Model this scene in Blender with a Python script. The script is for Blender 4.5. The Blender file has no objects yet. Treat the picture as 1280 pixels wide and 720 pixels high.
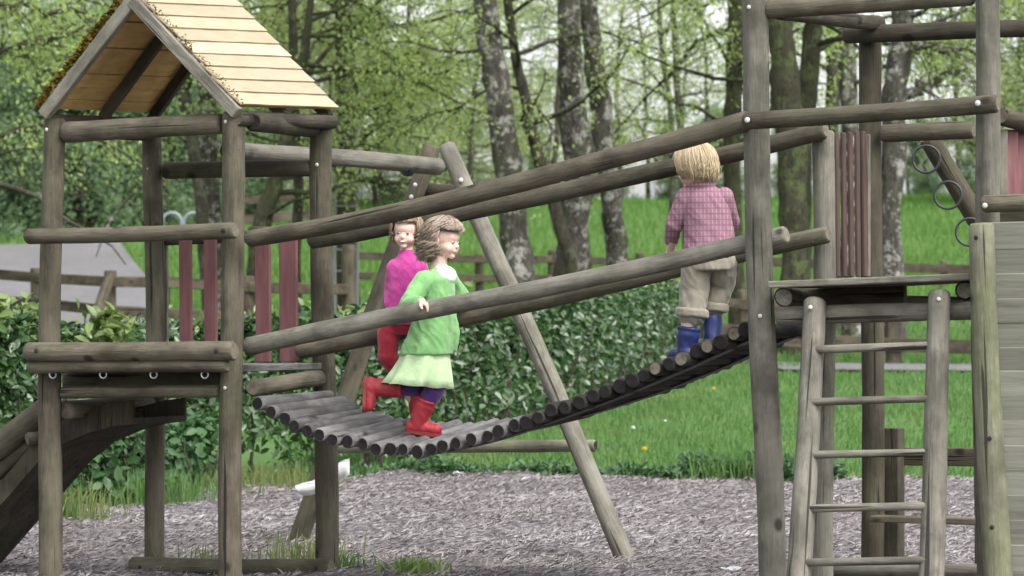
import bpy, bmesh, math, random
import numpy as np
from mathutils import Vector, Matrix, Quaternion
from mathutils import noise as mnoise

random.seed(7)
rng = np.random.default_rng(7)
S = bpy.context.scene
COL = S.collection
R = math.radians

# ------------------------------------------------------------------ camera
F = 4000.0            # focal length in pixels of a 1280 px wide picture
CAM = Vector((0, 0, 1.2))
pitch = math.atan(55 / F)
roll = 0.008
fw = Vector((0, math.cos(pitch), math.sin(pitch)))
up0 = Vector((0, -math.sin(pitch), math.cos(pitch)))
rt0 = Vector((1, 0, 0))
rt = rt0 * math.cos(roll) - up0 * math.sin(roll)
up = up0 * math.cos(roll) + rt0 * math.sin(roll)
cd = bpy.data.cameras.new('camera')
cam = bpy.data.objects.new('camera', cd)
COL.objects.link(cam)
M = Matrix.Identity(4)
for i in range(3):
    M[i][0] = rt[i]; M[i][1] = up[i]; M[i][2] = -fw[i]; M[i][3] = CAM[i]
cam.matrix_world = M
cd.sensor_width = 36
cd.lens = 36 * F / 1280
cd.clip_start = 0.5
cd.clip_end = 3000
cd.dof.use_dof = True
cd.dof.focus_distance = 15.2
cd.dof.aperture_fstop = 6
S.camera = cam


def ray(px, py):
    return fw + rt * ((px - 640) / F) + up * ((360 - py) / F)


def at(px, py, d):
    """point seen at a measured place of the photograph, at distance d"""
    r = ray(px, py)
    return CAM + r * (d / r.y)


# plan of the play structure: e_w runs along the bridge, e_p away from the viewer
EW = Vector((.894, -.447, 0))
EP = Vector((.447, .894, 0))
PB = Vector((-1.367, 15.447, 0))      # front right post of the roofed tower


def pix(px, py, off):
    r = ray(px, py)
    n = EP
    t = ((PB + EP * off) - CAM).dot(n) / r.dot(n)
    return CAM + r * t


def pm(px, off=0.0, at_px=640):
    """pixels to metres near the play structure"""
    return px * pix(at_px, 415, off).y / F


# terrain ------------------------------------------------------------
TD = [0, 17.5, 24, 26, 32, 40, 46, 55, 65, 80, 95, 110, 130, 200, 400, 900]
TZ = [-.05, -.05, 0, 0, .30, .52, .64, .86, 1.14, 2.1, 3.6, 5.3, 6.4, 8.0, 10, 14]


def height(x, y):
    z = np.interp(y, TD, TZ)
    return z + np.where(y > 26, 0.06 * np.sin(x * .31 + y * .17) * np.clip((y - 26) / 10, 0, 1), 0)


def ground_y(px, d):
    x = (px - 640) / F * d
    return float(height(np.array(x), np.array(d)))


# ------------------------------------------------------------------ objects
def link(o, parent=None):
    COL.objects.link(o)
    if parent is not None:
        o.parent = parent
    return o


def tag(o, label=None, cat=None, group=None, kind=None):
    if label: o['label'] = label
    if cat: o['category'] = cat
    if group: o['group'] = group
    if kind: o['kind'] = kind
    return o


WM = {}


def setw(o, mw):
    """place o by its world matrix, respecting its parent"""
    WM[o] = mw
    if o.parent is not None:
        o.matrix_local = WM[o.parent].inverted() @ mw
    else:
        o.matrix_world = mw


def thing(name, label, cat, loc=(0, 0, 0), group=None):
    o = bpy.data.objects.new(name, None)
    link(o)
    o.empty_display_size = .2
    setw(o, Matrix.Translation(Vector(loc)))
    tag(o, label, cat, group)
    return o


def new_obj(name, me, parent=None, mw=None, mats=()):
    o = bpy.data.objects.new(name, me)
    link(o, parent)
    for m in mats:
        me.materials.append(m)
    setw(o, mw if mw is not None else Matrix.Identity(4))
    return o


def np_mesh(name, V, Fq, smooth=False, mat_idx=None):
    """mesh from an (n,3) array and an (m,k) face array"""
    me = bpy.data.meshes.new(name)
    V = np.asarray(V, dtype=np.float32); Fq = np.asarray(Fq, dtype=np.int32)
    n, k = Fq.shape
    me.vertices.add(len(V)); me.vertices.foreach_set('co', V.ravel())
    me.loops.add(n * k); me.loops.foreach_set('vertex_index', Fq.ravel())
    me.polygons.add(n)
    me.polygons.foreach_set('loop_start', np.arange(0, n * k, k, dtype=np.int32))
    me.polygons.foreach_set('loop_total', np.full(n, k, dtype=np.int32))
    if smooth:
        me.polygons.foreach_set('use_smooth', np.ones(n, dtype=bool))
    me.update(calc_edges=True)
    me.validate()
    return me


# ------------------------------------------------------------------ materials
class NT:
    def __init__(s, name):
        s.m = bpy.data.materials.new(name); s.m.use_nodes = True
        s.t = s.m.node_tree; s.n = s.t.nodes; s.l = s.t.links
        s.b = s.n['Principled BSDF']; s.out = s.n['Material Output']

    def node(s, ty, **kw):
        nd = s.n.new(ty)
        for k, v in kw.items():
            if k in nd.inputs: nd.inputs[k].default_value = v
            else: setattr(nd, k, v)
        return nd

    def con(s, a, b):
        s.l.new(a, b)

    def coords(s, scale=(1, 1, 1), kind='Object', addrand=True):
        tc = s.node('ShaderNodeTexCoord'); mp = s.node('ShaderNodeMapping')
        mp.inputs['Scale'].default_value = scale
        src = tc.outputs[kind]
        if addrand:
            oi = s.node('ShaderNodeObjectInfo')
            mul = s.node('ShaderNodeMath', operation='MULTIPLY'); mul.inputs[1].default_value = 37.0
            s.con(oi.outputs['Random'], mul.inputs[0])
            va = s.node('ShaderNodeVectorMath', operation='ADD')
            s.con(src, va.inputs[0]); s.con(mul.outputs[0], va.inputs[1])
            src = va.outputs[0]
        s.con(src, mp.inputs['Vector'])
        return mp.outputs[0]

    def noise(s, vec, scale, detail=4, rough=.6, dist=0):
        nd = s.node('ShaderNodeTexNoise')
        nd.inputs['Scale'].default_value = scale; nd.inputs['Detail'].default_value = detail
        nd.inputs['Roughness'].default_value = rough; nd.inputs['Distortion'].default_value = dist
        if vec is not None: s.con(vec, nd.inputs['Vector'])
        return nd.outputs['Fac']

    def ramp(s, fac, stops, interp='LINEAR'):
        r = s.node('ShaderNodeValToRGB'); r.color_ramp.interpolation = interp
        els = r.color_ramp.elements
        while len(els) < len(stops): els.new(.5)
        for e, (p, c) in zip(els, stops):
            e.position = p
            e.color = (c, c, c, 1) if isinstance(c, (int, float)) else (*c, 1)
        s.con(fac, r.inputs[0])
        return r.outputs[0]

    def mix(s, fac, a, b, mode='MIX'):
        m = s.node('ShaderNodeMix', data_type='RGBA', blend_type=mode)
        for v, sock in ((fac, m.inputs[0]), (a, m.inputs[6]), (b, m.inputs[7])):
            if hasattr(v, 'links') or isinstance(v, bpy.types.NodeSocket): s.con(v, sock)
            elif isinstance(v, (int, float)): sock.default_value = v
            else: sock.default_value = (*v, 1)
        return m.outputs[2]

    def bump(s, h, strength=.4, dist=.01):
        b = s.node('ShaderNodeBump'); b.inputs['Strength'].default_value = strength
        b.inputs['Distance'].default_value = dist
        s.con(h, b.inputs['Height']); s.con(b.outputs[0], s.b.inputs['Normal'])

    def rand(s):
        return s.node('ShaderNodeObjectInfo').outputs['Random']

    def island(s):
        return s.node('ShaderNodeNewGeometry').outputs['Random Per Island']

    def base(s, c): 
        if isinstance(c, bpy.types.NodeSocket): s.con(c, s.b.inputs['Base Color'])
        else: s.b.inputs['Base Color'].default_value = (*c, 1)

    def rough(s, v, spec=.3):
        s.b.inputs['Roughness'].default_value = v
        s.b.inputs['Specular IOR Level'].default_value = spec


def wood(name, dark, mid, light, green=0.25, green_col=(.10, .12, .05), rough=.85):
    t = NT(name)
    v = t.coords((1, 1, .09)); w = t.coords((1, 1, 1)); u = t.coords((1, 1, .025))
    grain = t.noise(v, 60, 6, .7, .2)
    col = t.ramp(grain, [(.3, tuple(.6 * a + .4 * b for a, b in zip(dark, mid))), (.5, mid), (.75, light)])
    spk = t.noise(t.coords((1, 1, .35)), 55, 5, .75)
    col = t.mix(t.ramp(spk, [(.5, 0.), (.68, .7)]), col, dark)
    blot = t.noise(w, 5, 4, .6)
    col = t.mix(t.ramp(blot, [(.38, .0), (.62, .8)]), col, tuple(.75 * c for c in dark))
    stain = t.noise(t.coords((1, 1, .22)), 7, 4, .65)
    col = t.mix(t.ramp(stain, [(.48, 0.), (.66, .55)]), col, light)
    pale = t.noise(w, 3.1, 3, .5)
    col = t.mix(t.ramp(pale, [(.5, 0.), (.8, .55)]), col, light)
    g = t.noise(w, 2.3, 5, .7)
    col = t.mix(t.ramp(g, [(.45, 0.), (.75, green)]), col, green_col)
    crack = t.noise(u, 34, 2, .4, .15)
    ck = t.ramp(crack, [(.30, .9), (.335, 0.)])
    col = t.mix(ck, col, tuple(c * .28 for c in dark))
    # knots
    vo = t.node('ShaderNodeTexVoronoi'); vo.inputs['Scale'].default_value = 4.2
    t.con(t.coords((1, 1, .8)), vo.inputs['Vector'])
    kn = t.ramp(vo.outputs['Distance'], [(.07, .95), (.13, 0.)])
    col = t.mix(kn, col, tuple(c * .45 for c in dark))
    # every log its own tone
    hv = t.node('ShaderNodeHueSaturation')
    vr = t.ramp(t.rand(), [(0, .78), (1, 1.2)])
    t.con(vr, hv.inputs['Value']); t.con(col, hv.inputs['Color'])
    t.base(hv.outputs[0]); t.rough(rough, .25)
    h = t.mix(.5, grain, ck, 'SUBTRACT')
    t.bump(h, .7, .012)
    return t.m


M_WOOD = wood('weathered_wood', (0.04322, 0.03626, 0.02598), (0.09091, 0.07832, 0.05743), (0.1528, 0.1348, 0.1026))
M_WOODD = wood('dark_wood', (0.02314, 0.01905, 0.01397), (0.04773, 0.03951, 0.02927), (0.08316, 0.07056, 0.05322))  # darker tone of the weathered wood, mostly for rear, inner and under-floor timbers
M_WOODL = wood('pale_green_wood', (0.0946, 0.0903, 0.0645), (0.172, 0.1677, 0.1204), (0.2494, 0.2451, 0.1806), .5, (0.1376, 0.172, 0.0688))
M_TREAD = wood('tread_wood', (0.0561, 0.0528, 0.05148), (0.132, 0.1274, 0.1254), (0.2178, 0.2145, 0.2112), .05)
M_GREY = wood('grey_leg_wood', (0.08311, 0.07738, 0.06328), (0.1621, 0.1515, 0.125), (0.2369, 0.2223, 0.1898), .15)
M_BOARD = wood('wall_board_wood', (.16, .155, .14), (.25, .245, .225), (.33, .325, .30), .3, (.19, .215, .15))
M_FENCE = wood('fence_wood', (0.034, 0.0272, 0.0187), (0.07225, 0.0578, 0.0408), (0.119, 0.09775, 0.07225), .2)


def endgrain(name, a, b):
    t = NT(name)
    n = t.noise(t.coords(), 40, 4, .7)
    t.base(t.ramp(n, [(.3, a), (.7, b)])); t.rough(.9, .2)
    return t.m


M_END = endgrain('log_end_grain', (.07, .06, .045), (.17, .15, .12))
M_ENDP = endgrain('pale_log_end', (.13, .12, .095), (.27, .25, .20))
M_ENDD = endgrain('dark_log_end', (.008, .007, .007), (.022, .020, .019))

t = NT('red_paint')
n = t.noise(t.coords((1, 1, .15)), 30, 4, .6)
c = t.ramp(n, [(.3, (.105, .042, .045)), (.7, (.165, .072, .074))])
sc = t.noise(t.coords((1, 1, .3)), 14, 5, .7)
c = t.mix(t.ramp(sc, [(.62, 0.), (.72, .7)]), c, (.16, .12, .10))
t.base(c); t.rough(.7); t.bump(n, .2, .004)
M_RED = t.m
t = NT('shaded_red_paint')  # the slats' red darkened in the colour for the shade on the corner panel
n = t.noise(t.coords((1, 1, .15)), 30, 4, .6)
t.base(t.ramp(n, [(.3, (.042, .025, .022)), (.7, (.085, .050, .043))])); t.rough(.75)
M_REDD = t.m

t = NT('roof_board')
v = t.coords((.25, 1, 1), addrand=False)
n = t.noise(v, 26, 5, .65); w = t.noise(t.coords(addrand=False), 2.5, 4, .6)
c = t.ramp(n, [(.25, (.275, .23, .155)), (.75, (.385, .325, .225))])
c = t.mix(t.ramp(w, [(.4, 0.), (.75, .5)]), c, (.31, .27, .20))
hv = t.node('ShaderNodeHueSaturation'); t.con(c, hv.inputs['Color'])
t.con(t.ramp(t.island(), [(0, .80), (1, 1.1)]), hv.inputs['Value'])
t.base(hv.outputs[0]); t.rough(.8, .2); t.bump(n, .2, .004)
M_ROOF = t.m
t = NT('roof_lining')
n = t.noise(t.coords((.2, 1, 1)), 26, 5, .65); w = t.noise(t.coords(), 4, 4, .6)
c = t.ramp(n, [(.25, (.40, .25, .09)), (.75, (.60, .39, .16))])
c = t.mix(t.ramp(w, [(.5, 0.), (.7, .6)]), c, (.23, .15, .06))
t.base(c); t.rough(.7); t.bump(n, .2, .004)
M_LINING = t.m


def plain(name, col, rough=.6, spec=.4, metal=0, var=.12, scale=30):
    t = NT(name)
    n = t.noise(t.coords(), scale, 4, .6)
    a = tuple(max(0, c * (1 - var)) for c in col); b = tuple(c * (1 + var) for c in col)
    t.base(t.ramp(n, [(.3, a), (.7, b)])); t.rough(rough, spec)
    t.b.inputs['Metallic'].default_value = metal
    return t.m


M_CAP = plain('bolt_cap', (0.434, 0.434, 0.42), .35, .5)
M_HOLE = plain('bolt_hole', (.02, .018, .016), .9)
M_STEEL = plain('steel', (0.33, 0.336, 0.342), .35, .5, .8)
M_RUBBER = plain('black_rubber', (.016, .017, .018), .55)
M_DARKMETAL = plain('dark_ring', (.03, .033, .036), .5)
M_HOOP = plain('pale_metal', (0.225, 0.265, 0.29), .4, .5)
M_LADDER = plain('dull_metal', (.16, .17, .165), .5, .5)
M_WHITE = plain('white_plastic', (0.68, 0.68, 0.6715), .45, .4, 0, .05)
M_PAPER = plain('paper_scrap', (.72, .72, .74), .8, .2, 0, .08)
M_SLIDE = plain('slide_underside', (.024, .022, .020), .7)
M_SKIN = plain('skin', (0.6124, 0.4262, 0.3533), .5, .35, 0, .06, 25)
M_SKIN.node_tree.nodes['Principled BSDF'].inputs['Subsurface Weight'].default_value = .12
M_SKIN.node_tree.nodes['Principled BSDF'].inputs['Subsurface Radius'].default_value = (.02, .008, .004)
M_EYE = plain('eye_white', (0.525, 0.518, 0.504), .25)
M_IRIS = plain('iris', (.045, .035, .03), .2)
M_LIP = plain('lips', (.48, .20, .18), .45)
M_TEETH = plain('teeth', (.72, .70, .66), .3)


def cloth(name, col, var=.2, scale=11, bump=.8, fine=True):
    t = NT(name)
    n = t.noise(t.coords(addrand=False), scale, 5, .6); f = t.noise(t.coords(addrand=False), 220, 2, .5)
    a = tuple(c * (1 - var) for c in col); b = tuple(min(1, c * (1 + var)) for c in col)
    t.base(t.ramp(n, [(.3, a), (.7, b)])); t.rough(.9, .15)
    t.b.inputs['Sheen Weight'].default_value = .25
    t.bump(t.mix(.15, n, f), bump * .8, .02)
    return t.m


M_GREENK = cloth('green_knit', (0.1663, 0.3478, 0.1346))
M_SKIRT = cloth('pale_green_cotton', (0.4647, 0.6072, 0.3545), .08)
M_PURPLE = cloth('purple_leggings', (.055, .022, .11))
M_MAGENTA = cloth('magenta_knit', (0.425, 0.051, 0.2448))
M_REDTR = cloth('red_trousers', (0.272, 0.0208, 0.036))
M_KHAKI = cloth('khaki_cotton', (0.279, 0.2565, 0.207), .14, 12, .5)
M_WHITET = cloth('white_cotton', (0.663, 0.68, 0.68), .05)
M_REDBOOT = plain('red_rubber', (0.306, 0.0255, 0.0357), .5, .4, 0, .22, 14)
M_BLUEBOOT = plain('blue_rubber', (0.01785, 0.02975, 0.1224), .45, .4, 0, .25, 14)
M_SOLE = plain('boot_sole', (.20, .03, .03), .7)
M_SOLEB = plain('boot_sole_blue', (.02, .03, .12), .7)

t = NT('pink_checked_cotton')
tc = t.node('ShaderNodeTexCoord'); sx = t.node('ShaderNodeSeparateXYZ'); t.con(tc.outputs['Object'], sx.inputs[0])


def band(sock, freq, thr):
    m = t.node('ShaderNodeMath', operation='MULTIPLY'); m.inputs[1].default_value = freq; t.con(sock, m.inputs[0])
    s_ = t.node('ShaderNodeMath', operation='SINE'); t.con(m.outputs[0], s_.inputs[0])
    return t.ramp(s_.outputs[0], [(thr, 0.), (min(1, thr + .12), 1.)])


bx_, bz_ = band(sx.outputs['X'], 2 * math.pi / .018, .5), band(sx.outputs['Z'], 2 * math.pi / .026, .72)
c = t.mix(bx_, (.27, .145, .185), (.36, .235, .275))
c = t.mix(bz_, c, (.215, .11, .16))
n = t.noise(tc.outputs['Object'], 10, 5, .6)
c = t.mix(t.ramp(n, [(.4, 0.), (.7, .3)]), c, (.29, .15, .20))
t.base(c); t.rough(.9, .15); t.bump(n, .45, .02)
M_CHECK = t.m


def hairmat(name, a, b):
    t = NT(name)
    c = t.ramp(t.island(), [(0, a), (1, b)])
    n = t.noise(t.coords((1, 1, .2), addrand=False), 60, 3, .6)
    t.base(t.mix(t.ramp(n, [(.4, 0.), (.7, .4)]), c, a)); t.rough(.45, .4)
    return t.m


M_BLOND = hairmat('blond_hair', (.30, .225, .13), (.52, .425, .285))
#hairmat('blond_hair', (0.184, 0.1283, 0.0735), (0.5152, 0.437, 0.315))
M_BROWN = hairmat('brown_hair', (0.1121, 0.08133, 0.06337), (0.3737, 0.2972, 0.2334))
M_DBROWN = hairmat('light_brown_hair', (0.1105, 0.076, 0.046), (0.289, 0.2185, 0.138))


def leafmat(name, cols, trans=.35, rough=.5, spec=.35, patch=None):
    t = NT(name)
    i = t.island()
    st = [(k / (len(cols) - 1), c) for k, c in enumerate(cols)]
    c = t.ramp(i, st)
    if patch:
        for pc, sc_, lo, hi, am in patch:
            c = t.mix(t.ramp(t.noise(t.coords(addrand=False), sc_, 4, .65), [(lo, 0.), (hi, am)]), c, pc)
    t.base(c); t.rough(rough, spec)
    tr = t.node('ShaderNodeBsdfTranslucent')
    hv = t.node('ShaderNodeHueSaturation'); hv.inputs['Saturation'].default_value = 1.15
    hv.inputs['Value'].default_value = 1.7
    t.con(c, hv.inputs['Color']); t.con(hv.outputs[0], tr.inputs['Color'])
    mx = t.node('ShaderNodeMixShader'); mx.inputs[0].default_value = trans
    t.con(t.b.outputs[0], mx.inputs[1]); t.con(tr.outputs[0], mx.inputs[2])
    t.con(mx.outputs[0], t.out.inputs['Surface'])
    return t.m


M_LEAF = leafmat('spring_leaves', [(0.1782, 0.2369, 0.08663), (0.2554, 0.3236, 0.1155), (0.3326, 0.4045, 0.1559), (0.2138, 0.2773, 0.104)], .5)
M_LEAF2 = leafmat('hazed_far_leaves', [(0.2257, 0.2748, 0.1366), (0.2911, 0.3434, 0.1782), (0.3564, 0.4121, 0.2198), (0.2554, 0.3091, 0.1544)], .5)  # leaf colours paled to paint in the haze of distance
M_LEAFD = leafmat('shrub_leaves', [(0.099, 0.1595, 0.0825), (0.1375, 0.2035, 0.11), (0.1815, 0.253, 0.1375), (0.1155, 0.1815, 0.0935)], .45)
M_LAUREL = leafmat('laurel_leaves', [(0.01795, 0.04488, 0.01329), (0.02856, 0.06732, 0.01994), (0.0408, 0.08976, 0.02659), (0.02285, 0.05386, 0.01662), (0.06936, 0.1256, 0.04155)], .15, .36, .5)
M_LAURELT = leafmat('laurel_tip_leaves', [(0.08, 0.128, 0.036), (0.128, 0.184, 0.056), (0.168, 0.216, 0.08)], .25, .4, .5)
M_WEED = leafmat('weed_leaves', [(0.02975, 0.07225, 0.0255), (0.0425, 0.09775, 0.034), (0.0595, 0.119, 0.0425)], .25, .5, .35)
M_GRASS = leafmat('grass_blades', [(0.0473, 0.1161, 0.02752), (0.0688, 0.1505, 0.03612), (0.0989, 0.1849, 0.0516), (0.0731, 0.1333, 0.043)], .35, .55, .3, patch=[((0.1032, 0.129, 0.043), .8, .5, .68, .6), ((0.0301, 0.0774, 0.0258), 1.7, .52, .68, .6)])
M_MEADOW = leafmat('meadow_blades', [(0.0616, 0.1336, 0.02926), (0.0836, 0.1741, 0.03762), (0.11, 0.1943, 0.04849), (0.0792, 0.1498, 0.03762)], .35, .6, .25)
M_DRYGRASS = leafmat('dry_grass', [(0.136, 0.153, 0.0595), (0.102, 0.1445, 0.0425), (0.187, 0.187, 0.0935)], .3, .6, .2)
M_MOSS = leafmat('moss', [(.10, .10, .015), (.16, .13, .02), (.13, .07, .015), (.06, .07, .015)], .1, .9, .1)


def barkmat(name, a, b, lich, amt):
    t = NT(name)
    v = t.coords((1, 1, .35)); w = t.coords()
    n = t.noise(v, 7, 6, .7, .4); p = t.noise(w, 2.2, 5, .65)
    fine = t.noise(v, 28, 4, .7)
    c = t.ramp(n, [(.32, a), (.62, b)])
    c = t.mix(t.ramp(t.noise(w, 4.2, 6, .8), [(.52, 0.), (.57, amt)]), c, lich)
    c = t.mix(t.ramp(p, [(.5, 0.), (.7, .55)]), c, (.055, .075, .025))
    c = t.mix(t.ramp(fine, [(.35, .7), (.5, 0.)]), c, tuple(x * .4 for x in a))
    t.base(c); t.rough(.9, .2); t.bump(t.mix(.5, n, fine), 1.0, .06)
    return t.m


M_BARK = barkmat('mottled_bark', (.020, .018, .015), (.085, .078, .066), (.30, .29, .265), .9)
M_BARKD = barkmat('dark_bark', (.022, .020, .015), (.06, .053, .04), (.12, .125, .09), .5)
M_BARKM = barkmat('mossy_bark', (.022, .020, .014), (.055, .052, .034), (.085, .11, .04), .8)

t = NT('ground_soil_grass')
w = t.coords(addrand=False)
a = t.noise(w, .35, 5, .6); b = t.noise(w, 9, 5, .7)
c = t.ramp(b, [(.3, (.04, .085, .025)), (.7, (.08, .155, .045))])
c = t.mix(t.ramp(a, [(.4, 0.), (.7, .5)]), c, (.10, .14, .04))
t.base(c); t.rough(.95, .1); t.bump(b, .5, .05)
M_GROUND = t.m
t = NT('bark_mulch')
w = t.coords((1, 1, 1), addrand=False)
b = t.noise(w, 22, 6, .75, .6); a = t.noise(w, 1.3, 4, .6)
c = t.ramp(b, [(.3, (.085, .074, .074)), (.5, (.18, .163, .168)), (.72, (.29, .27, .278))])
c = t.mix(t.ramp(a, [(.4, 0.), (.7, .45)]), c, (.10, .085, .075))
t.base(c); t.rough(.95, .1); t.bump(b, .9, .05)
M_MULCH = t.m
t = NT('wood_chips')
c = t.ramp(t.island(), [(0, (.13, .112, .105)), (.3, (.205, .184, .180)), (.65, (.26, .240, .240)), (1, (.325, .305, .306))])
pn = t.noise(t.coords(addrand=False), 1.6, 4, .65)
c = t.mix(t.ramp(pn, [(.42, 0.), (.62, .6)]), c, (.11, .095, .092))
fn = t.noise(t.coords(addrand=False), .5, 2, .5)
c = t.mix(t.ramp(fn, [(.45, 0.), (.7, .45)]), c, (.40, .38, .39))
t.base(c); t.rough(.9, .15)
M_CHIP = t.m
M_TREADD = wood('shaded_tread_wood', (.012, .011, .010), (.028, .026, .024), (.06, .056, .052), .1)  # tread wood with the underside's shade put into its colour, for the right half
t = NT('road_gravel')
w = t.coords(addrand=False)
b = t.noise(w, 6, 6, .75); a = t.noise(t.coords((1, .25, 1), addrand=False), .5, 4, .6)
c = t.ramp(b, [(.3, (.10, .097, .10)), (.7, (.165, .162, .168))])
c = t.mix(t.ramp(a, [(.4, 0.), (.7, .6)]), c, (.095, .09, .086))
t.base(c); t.rough(.95, .15); t.bump(b, .4, .03)
M_ROAD = t.m

# ------------------------------------------------------------------ solid helpers


def axis_matrix(p0, p1):
    z = (p1 - p0).normalized()
    q = Vector((0, 0, 1)).rotation_difference(z)
    return Matrix.Translation(p0) @ q.to_matrix().to_4x4()


LOGC = [0]
LOGS = {}


def log(name, p0, p1, r0, r1=None, parent=None, mat=None, end=None, sag=0, sides=18, bev=.012, ecc=.04):
    """a round timber with uneven girth, worn ends and end grain; local Z runs along it"""
    r1 = r0 if r1 is None else r1
    mat = mat or M_WOOD; end = end or M_END
    LOGC[0] += 1; sd = LOGC[0] * 1.7
    L = (p1 - p0).length; mw = axis_matrix(p0, p1)
    ld = mw.to_3x3().inverted() @ Vector((0, 0, -1))
    n = max(4, int(L / .07))
    zs = [0, bev] + [bev + (L - 2 * bev) * i / n for i in range(1, n)] + [L - bev, L]
    V = []
    for k, z in enumerate(zs):
        tt = z / L
        r = r0 + (r1 - r0) * tt
        if k in (0, len(zs) - 1): r = max(r - bev * .8, r * .7)
        cx = ld.x * sag * 4 * tt * (1 - tt); cy = ld.y * sag * 4 * tt * (1 - tt)
        cx += .16 * r0 * math.sin(sd + z * 2.1); cy += .16 * r0 * math.cos(sd * 1.3 + z * 1.7)
        for j in range(sides):
            a = 2 * math.pi * j / sides
            rr = r * (1 + ecc * math.sin(2 * a + sd + z * .8) + .022 * math.sin(3 * a - sd + z * 4) + .05 * mnoise.noise((math.cos(a) * 1.5 + sd, math.sin(a) * 1.5, z * 4)) + .02 * mnoise.noise((math.cos(a) * 3 + sd, math.sin(a) * 3, z * 14)))
            V.append((cx + rr * math.cos(a), cy + rr * math.sin(a), z))
    Fs = []
    m = len(zs)
    for k in range(m - 1):
        for j in range(sides):
            Fs.append((k * sides + j, k * sides + (j + 1) % sides, (k + 1) * sides + (j + 1) % sides, (k + 1) * sides + j))
    c0 = len(V); V.append((V[0][0] * 0 + sum(V[j][0] for j in range(sides)) / sides, sum(V[j][1] for j in range(sides)) / sides, .002))
    l0 = (m - 1) * sides
    V.append((sum(V[l0 + j][0] for j in range(sides)) / sides, sum(V[l0 + j][1] for j in range(sides)) / sides, L - .002))
    nf = len(Fs)
    for j in range(sides):
        Fs.append((c0, (j + 1) % sides, j))
        Fs.append((c0 + 1, l0 + j, l0 + (j + 1) % sides))
    me = bpy.data.meshes.new(name); me.from_pydata(V, [], Fs); me.update()
    for i, p in enumerate(me.polygons):
        p.use_smooth = i < nf
        p.material_index = 0 if i < nf else 1
    o = new_obj(name, me, parent, mw, (mat, end))
    LOGS[o] = (p0.copy(), (p1 - p0).normalized(), (r0 + r1) / 2)
    return o


def bm_obj(name, bm, parent, mw, mats, smooth=False):
    me = bpy.data.meshes.new(name); bm.to_mesh(me); bm.free()
    if smooth:
        for p in me.polygons: p.use_smooth = True
    return new_obj(name, me, parent, mw, mats)


def bevelled_box(bm, cx, cy, cz, sx, sy, sz, bev=.004, rot=None):
    r = bmesh.ops.create_cube(bm, size=1)
    vs = r['verts']
    bmesh.ops.scale(bm, vec=(sx, sy, sz), verts=vs)
    if bev:
        es = list({e for v in vs for e in v.link_edges})
        rr = bmesh.ops.bevel(bm, geom=es, offset=bev, segments=1, affect='EDGES', profile=.5)
        vs = list({v for f in rr['faces'] for v in f.verts} | {v for v in vs if v.is_valid})
    if rot: bmesh.ops.rotate(bm, cent=(0, 0, 0), matrix=rot, verts=vs)
    bmesh.ops.translate(bm, vec=(cx, cy, cz), verts=vs)
    return vs


def frame(p0, xdir, zdir):
    """matrix with local X along xdir, Z near zdir"""
    x = xdir.normalized(); y = zdir.cross(x).normalized(); z = x.cross(y)
    m = Matrix.Identity(4)
    for i in range(3):
        m[i][0] = x[i]; m[i][1] = y[i]; m[i][2] = z[i]; m[i][3] = p0[i]
    return m


def plank(name, p0, p1, width, thick, parent, mat, wdir, bev=.004, cut=0):
    """a board from p0 to p1 (its centre line); wdir is the direction its width runs. Local Z runs along it"""
    z = (p1 - p0); L = z.length; z = z / L
    x = (wdir - z * wdir.dot(z)).normalized(); y = z.cross(x)
    m = Matrix.Identity(4)
    for i in range(3):
        m[i][0] = x[i]; m[i][1] = y[i]; m[i][2] = z[i]; m[i][3] = p0[i]
    bm = bmesh.new()
    bevelled_box(bm, 0, 0, L / 2, width, thick, L, bev)
    return bm_obj(name, bm, parent, m, (mat,))


def post(px_t, py_t, px_b, off, rpx, parent, mat=None, rb=None, zbot=-.15, name='post'):
    top = pix(px_t, py_t, off); b = pix(px_b, 700, off); b.z = zbot
    # keep the lean seen in the picture down to the ground
    return log(name, b, top, pm(rb or rpx, off, px_b), pm(rpx, off, px_t), parent, mat)


def cap_on(parent, px, py, r, mat=None, name='bolt_cap'):
    # where the sight line meets the round timber
    a, d, rad = LOGS[parent]
    rr = ray(px, py); o = CAM - a
    u = rr - d * rr.dot(d); v = o - d * o.dot(d)
    A_, B2, C2 = u.dot(u), u.dot(v), v.dot(v) - rad * rad
    disc = B2 * B2 - A_ * C2
    t_ = (-B2 - math.sqrt(disc)) / A_ if disc > 0 else -B2 / A_
    p = CAM + rr * t_
    n = (p - a) - d * (p - a).dot(d); n.normalize()
    bm = bmesh.new()
    bmesh.ops.create_uvsphere(bm, u_segments=12, v_segments=8, radius=1)
    bmesh.ops.scale(bm, vec=(r, r, r * .45), verts=bm.verts)
    return bm_obj(name, bm, parent, axis_matrix(p, p + n), (mat or M_CAP,), True)


def bolt(parent, px, py, off, r=.0098, mat=None, name='bolt_cap'):
    return cap_on(parent, px, py, r, mat, name)


def ring_mesh(bm, R_, r, seg=24, sec=8):
    vs = []
    for i in range(seg):
        a = 2 * math.pi * i / seg
        for j in range(sec):
            b = 2 * math.pi * j / sec
            vs.append(bm.verts.new(((R_ + r * math.cos(b)) * math.cos(a), (R_ + r * math.cos(b)) * math.sin(a), r * math.sin(b))))
    for i in range(seg):
        for j in range(sec):
            bm.faces.new((vs[i * sec + j], vs[((i + 1) % seg) * sec + j], vs[((i + 1) % seg) * sec + (j + 1) % sec], vs[i * sec + (j + 1) % sec]))


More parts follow.
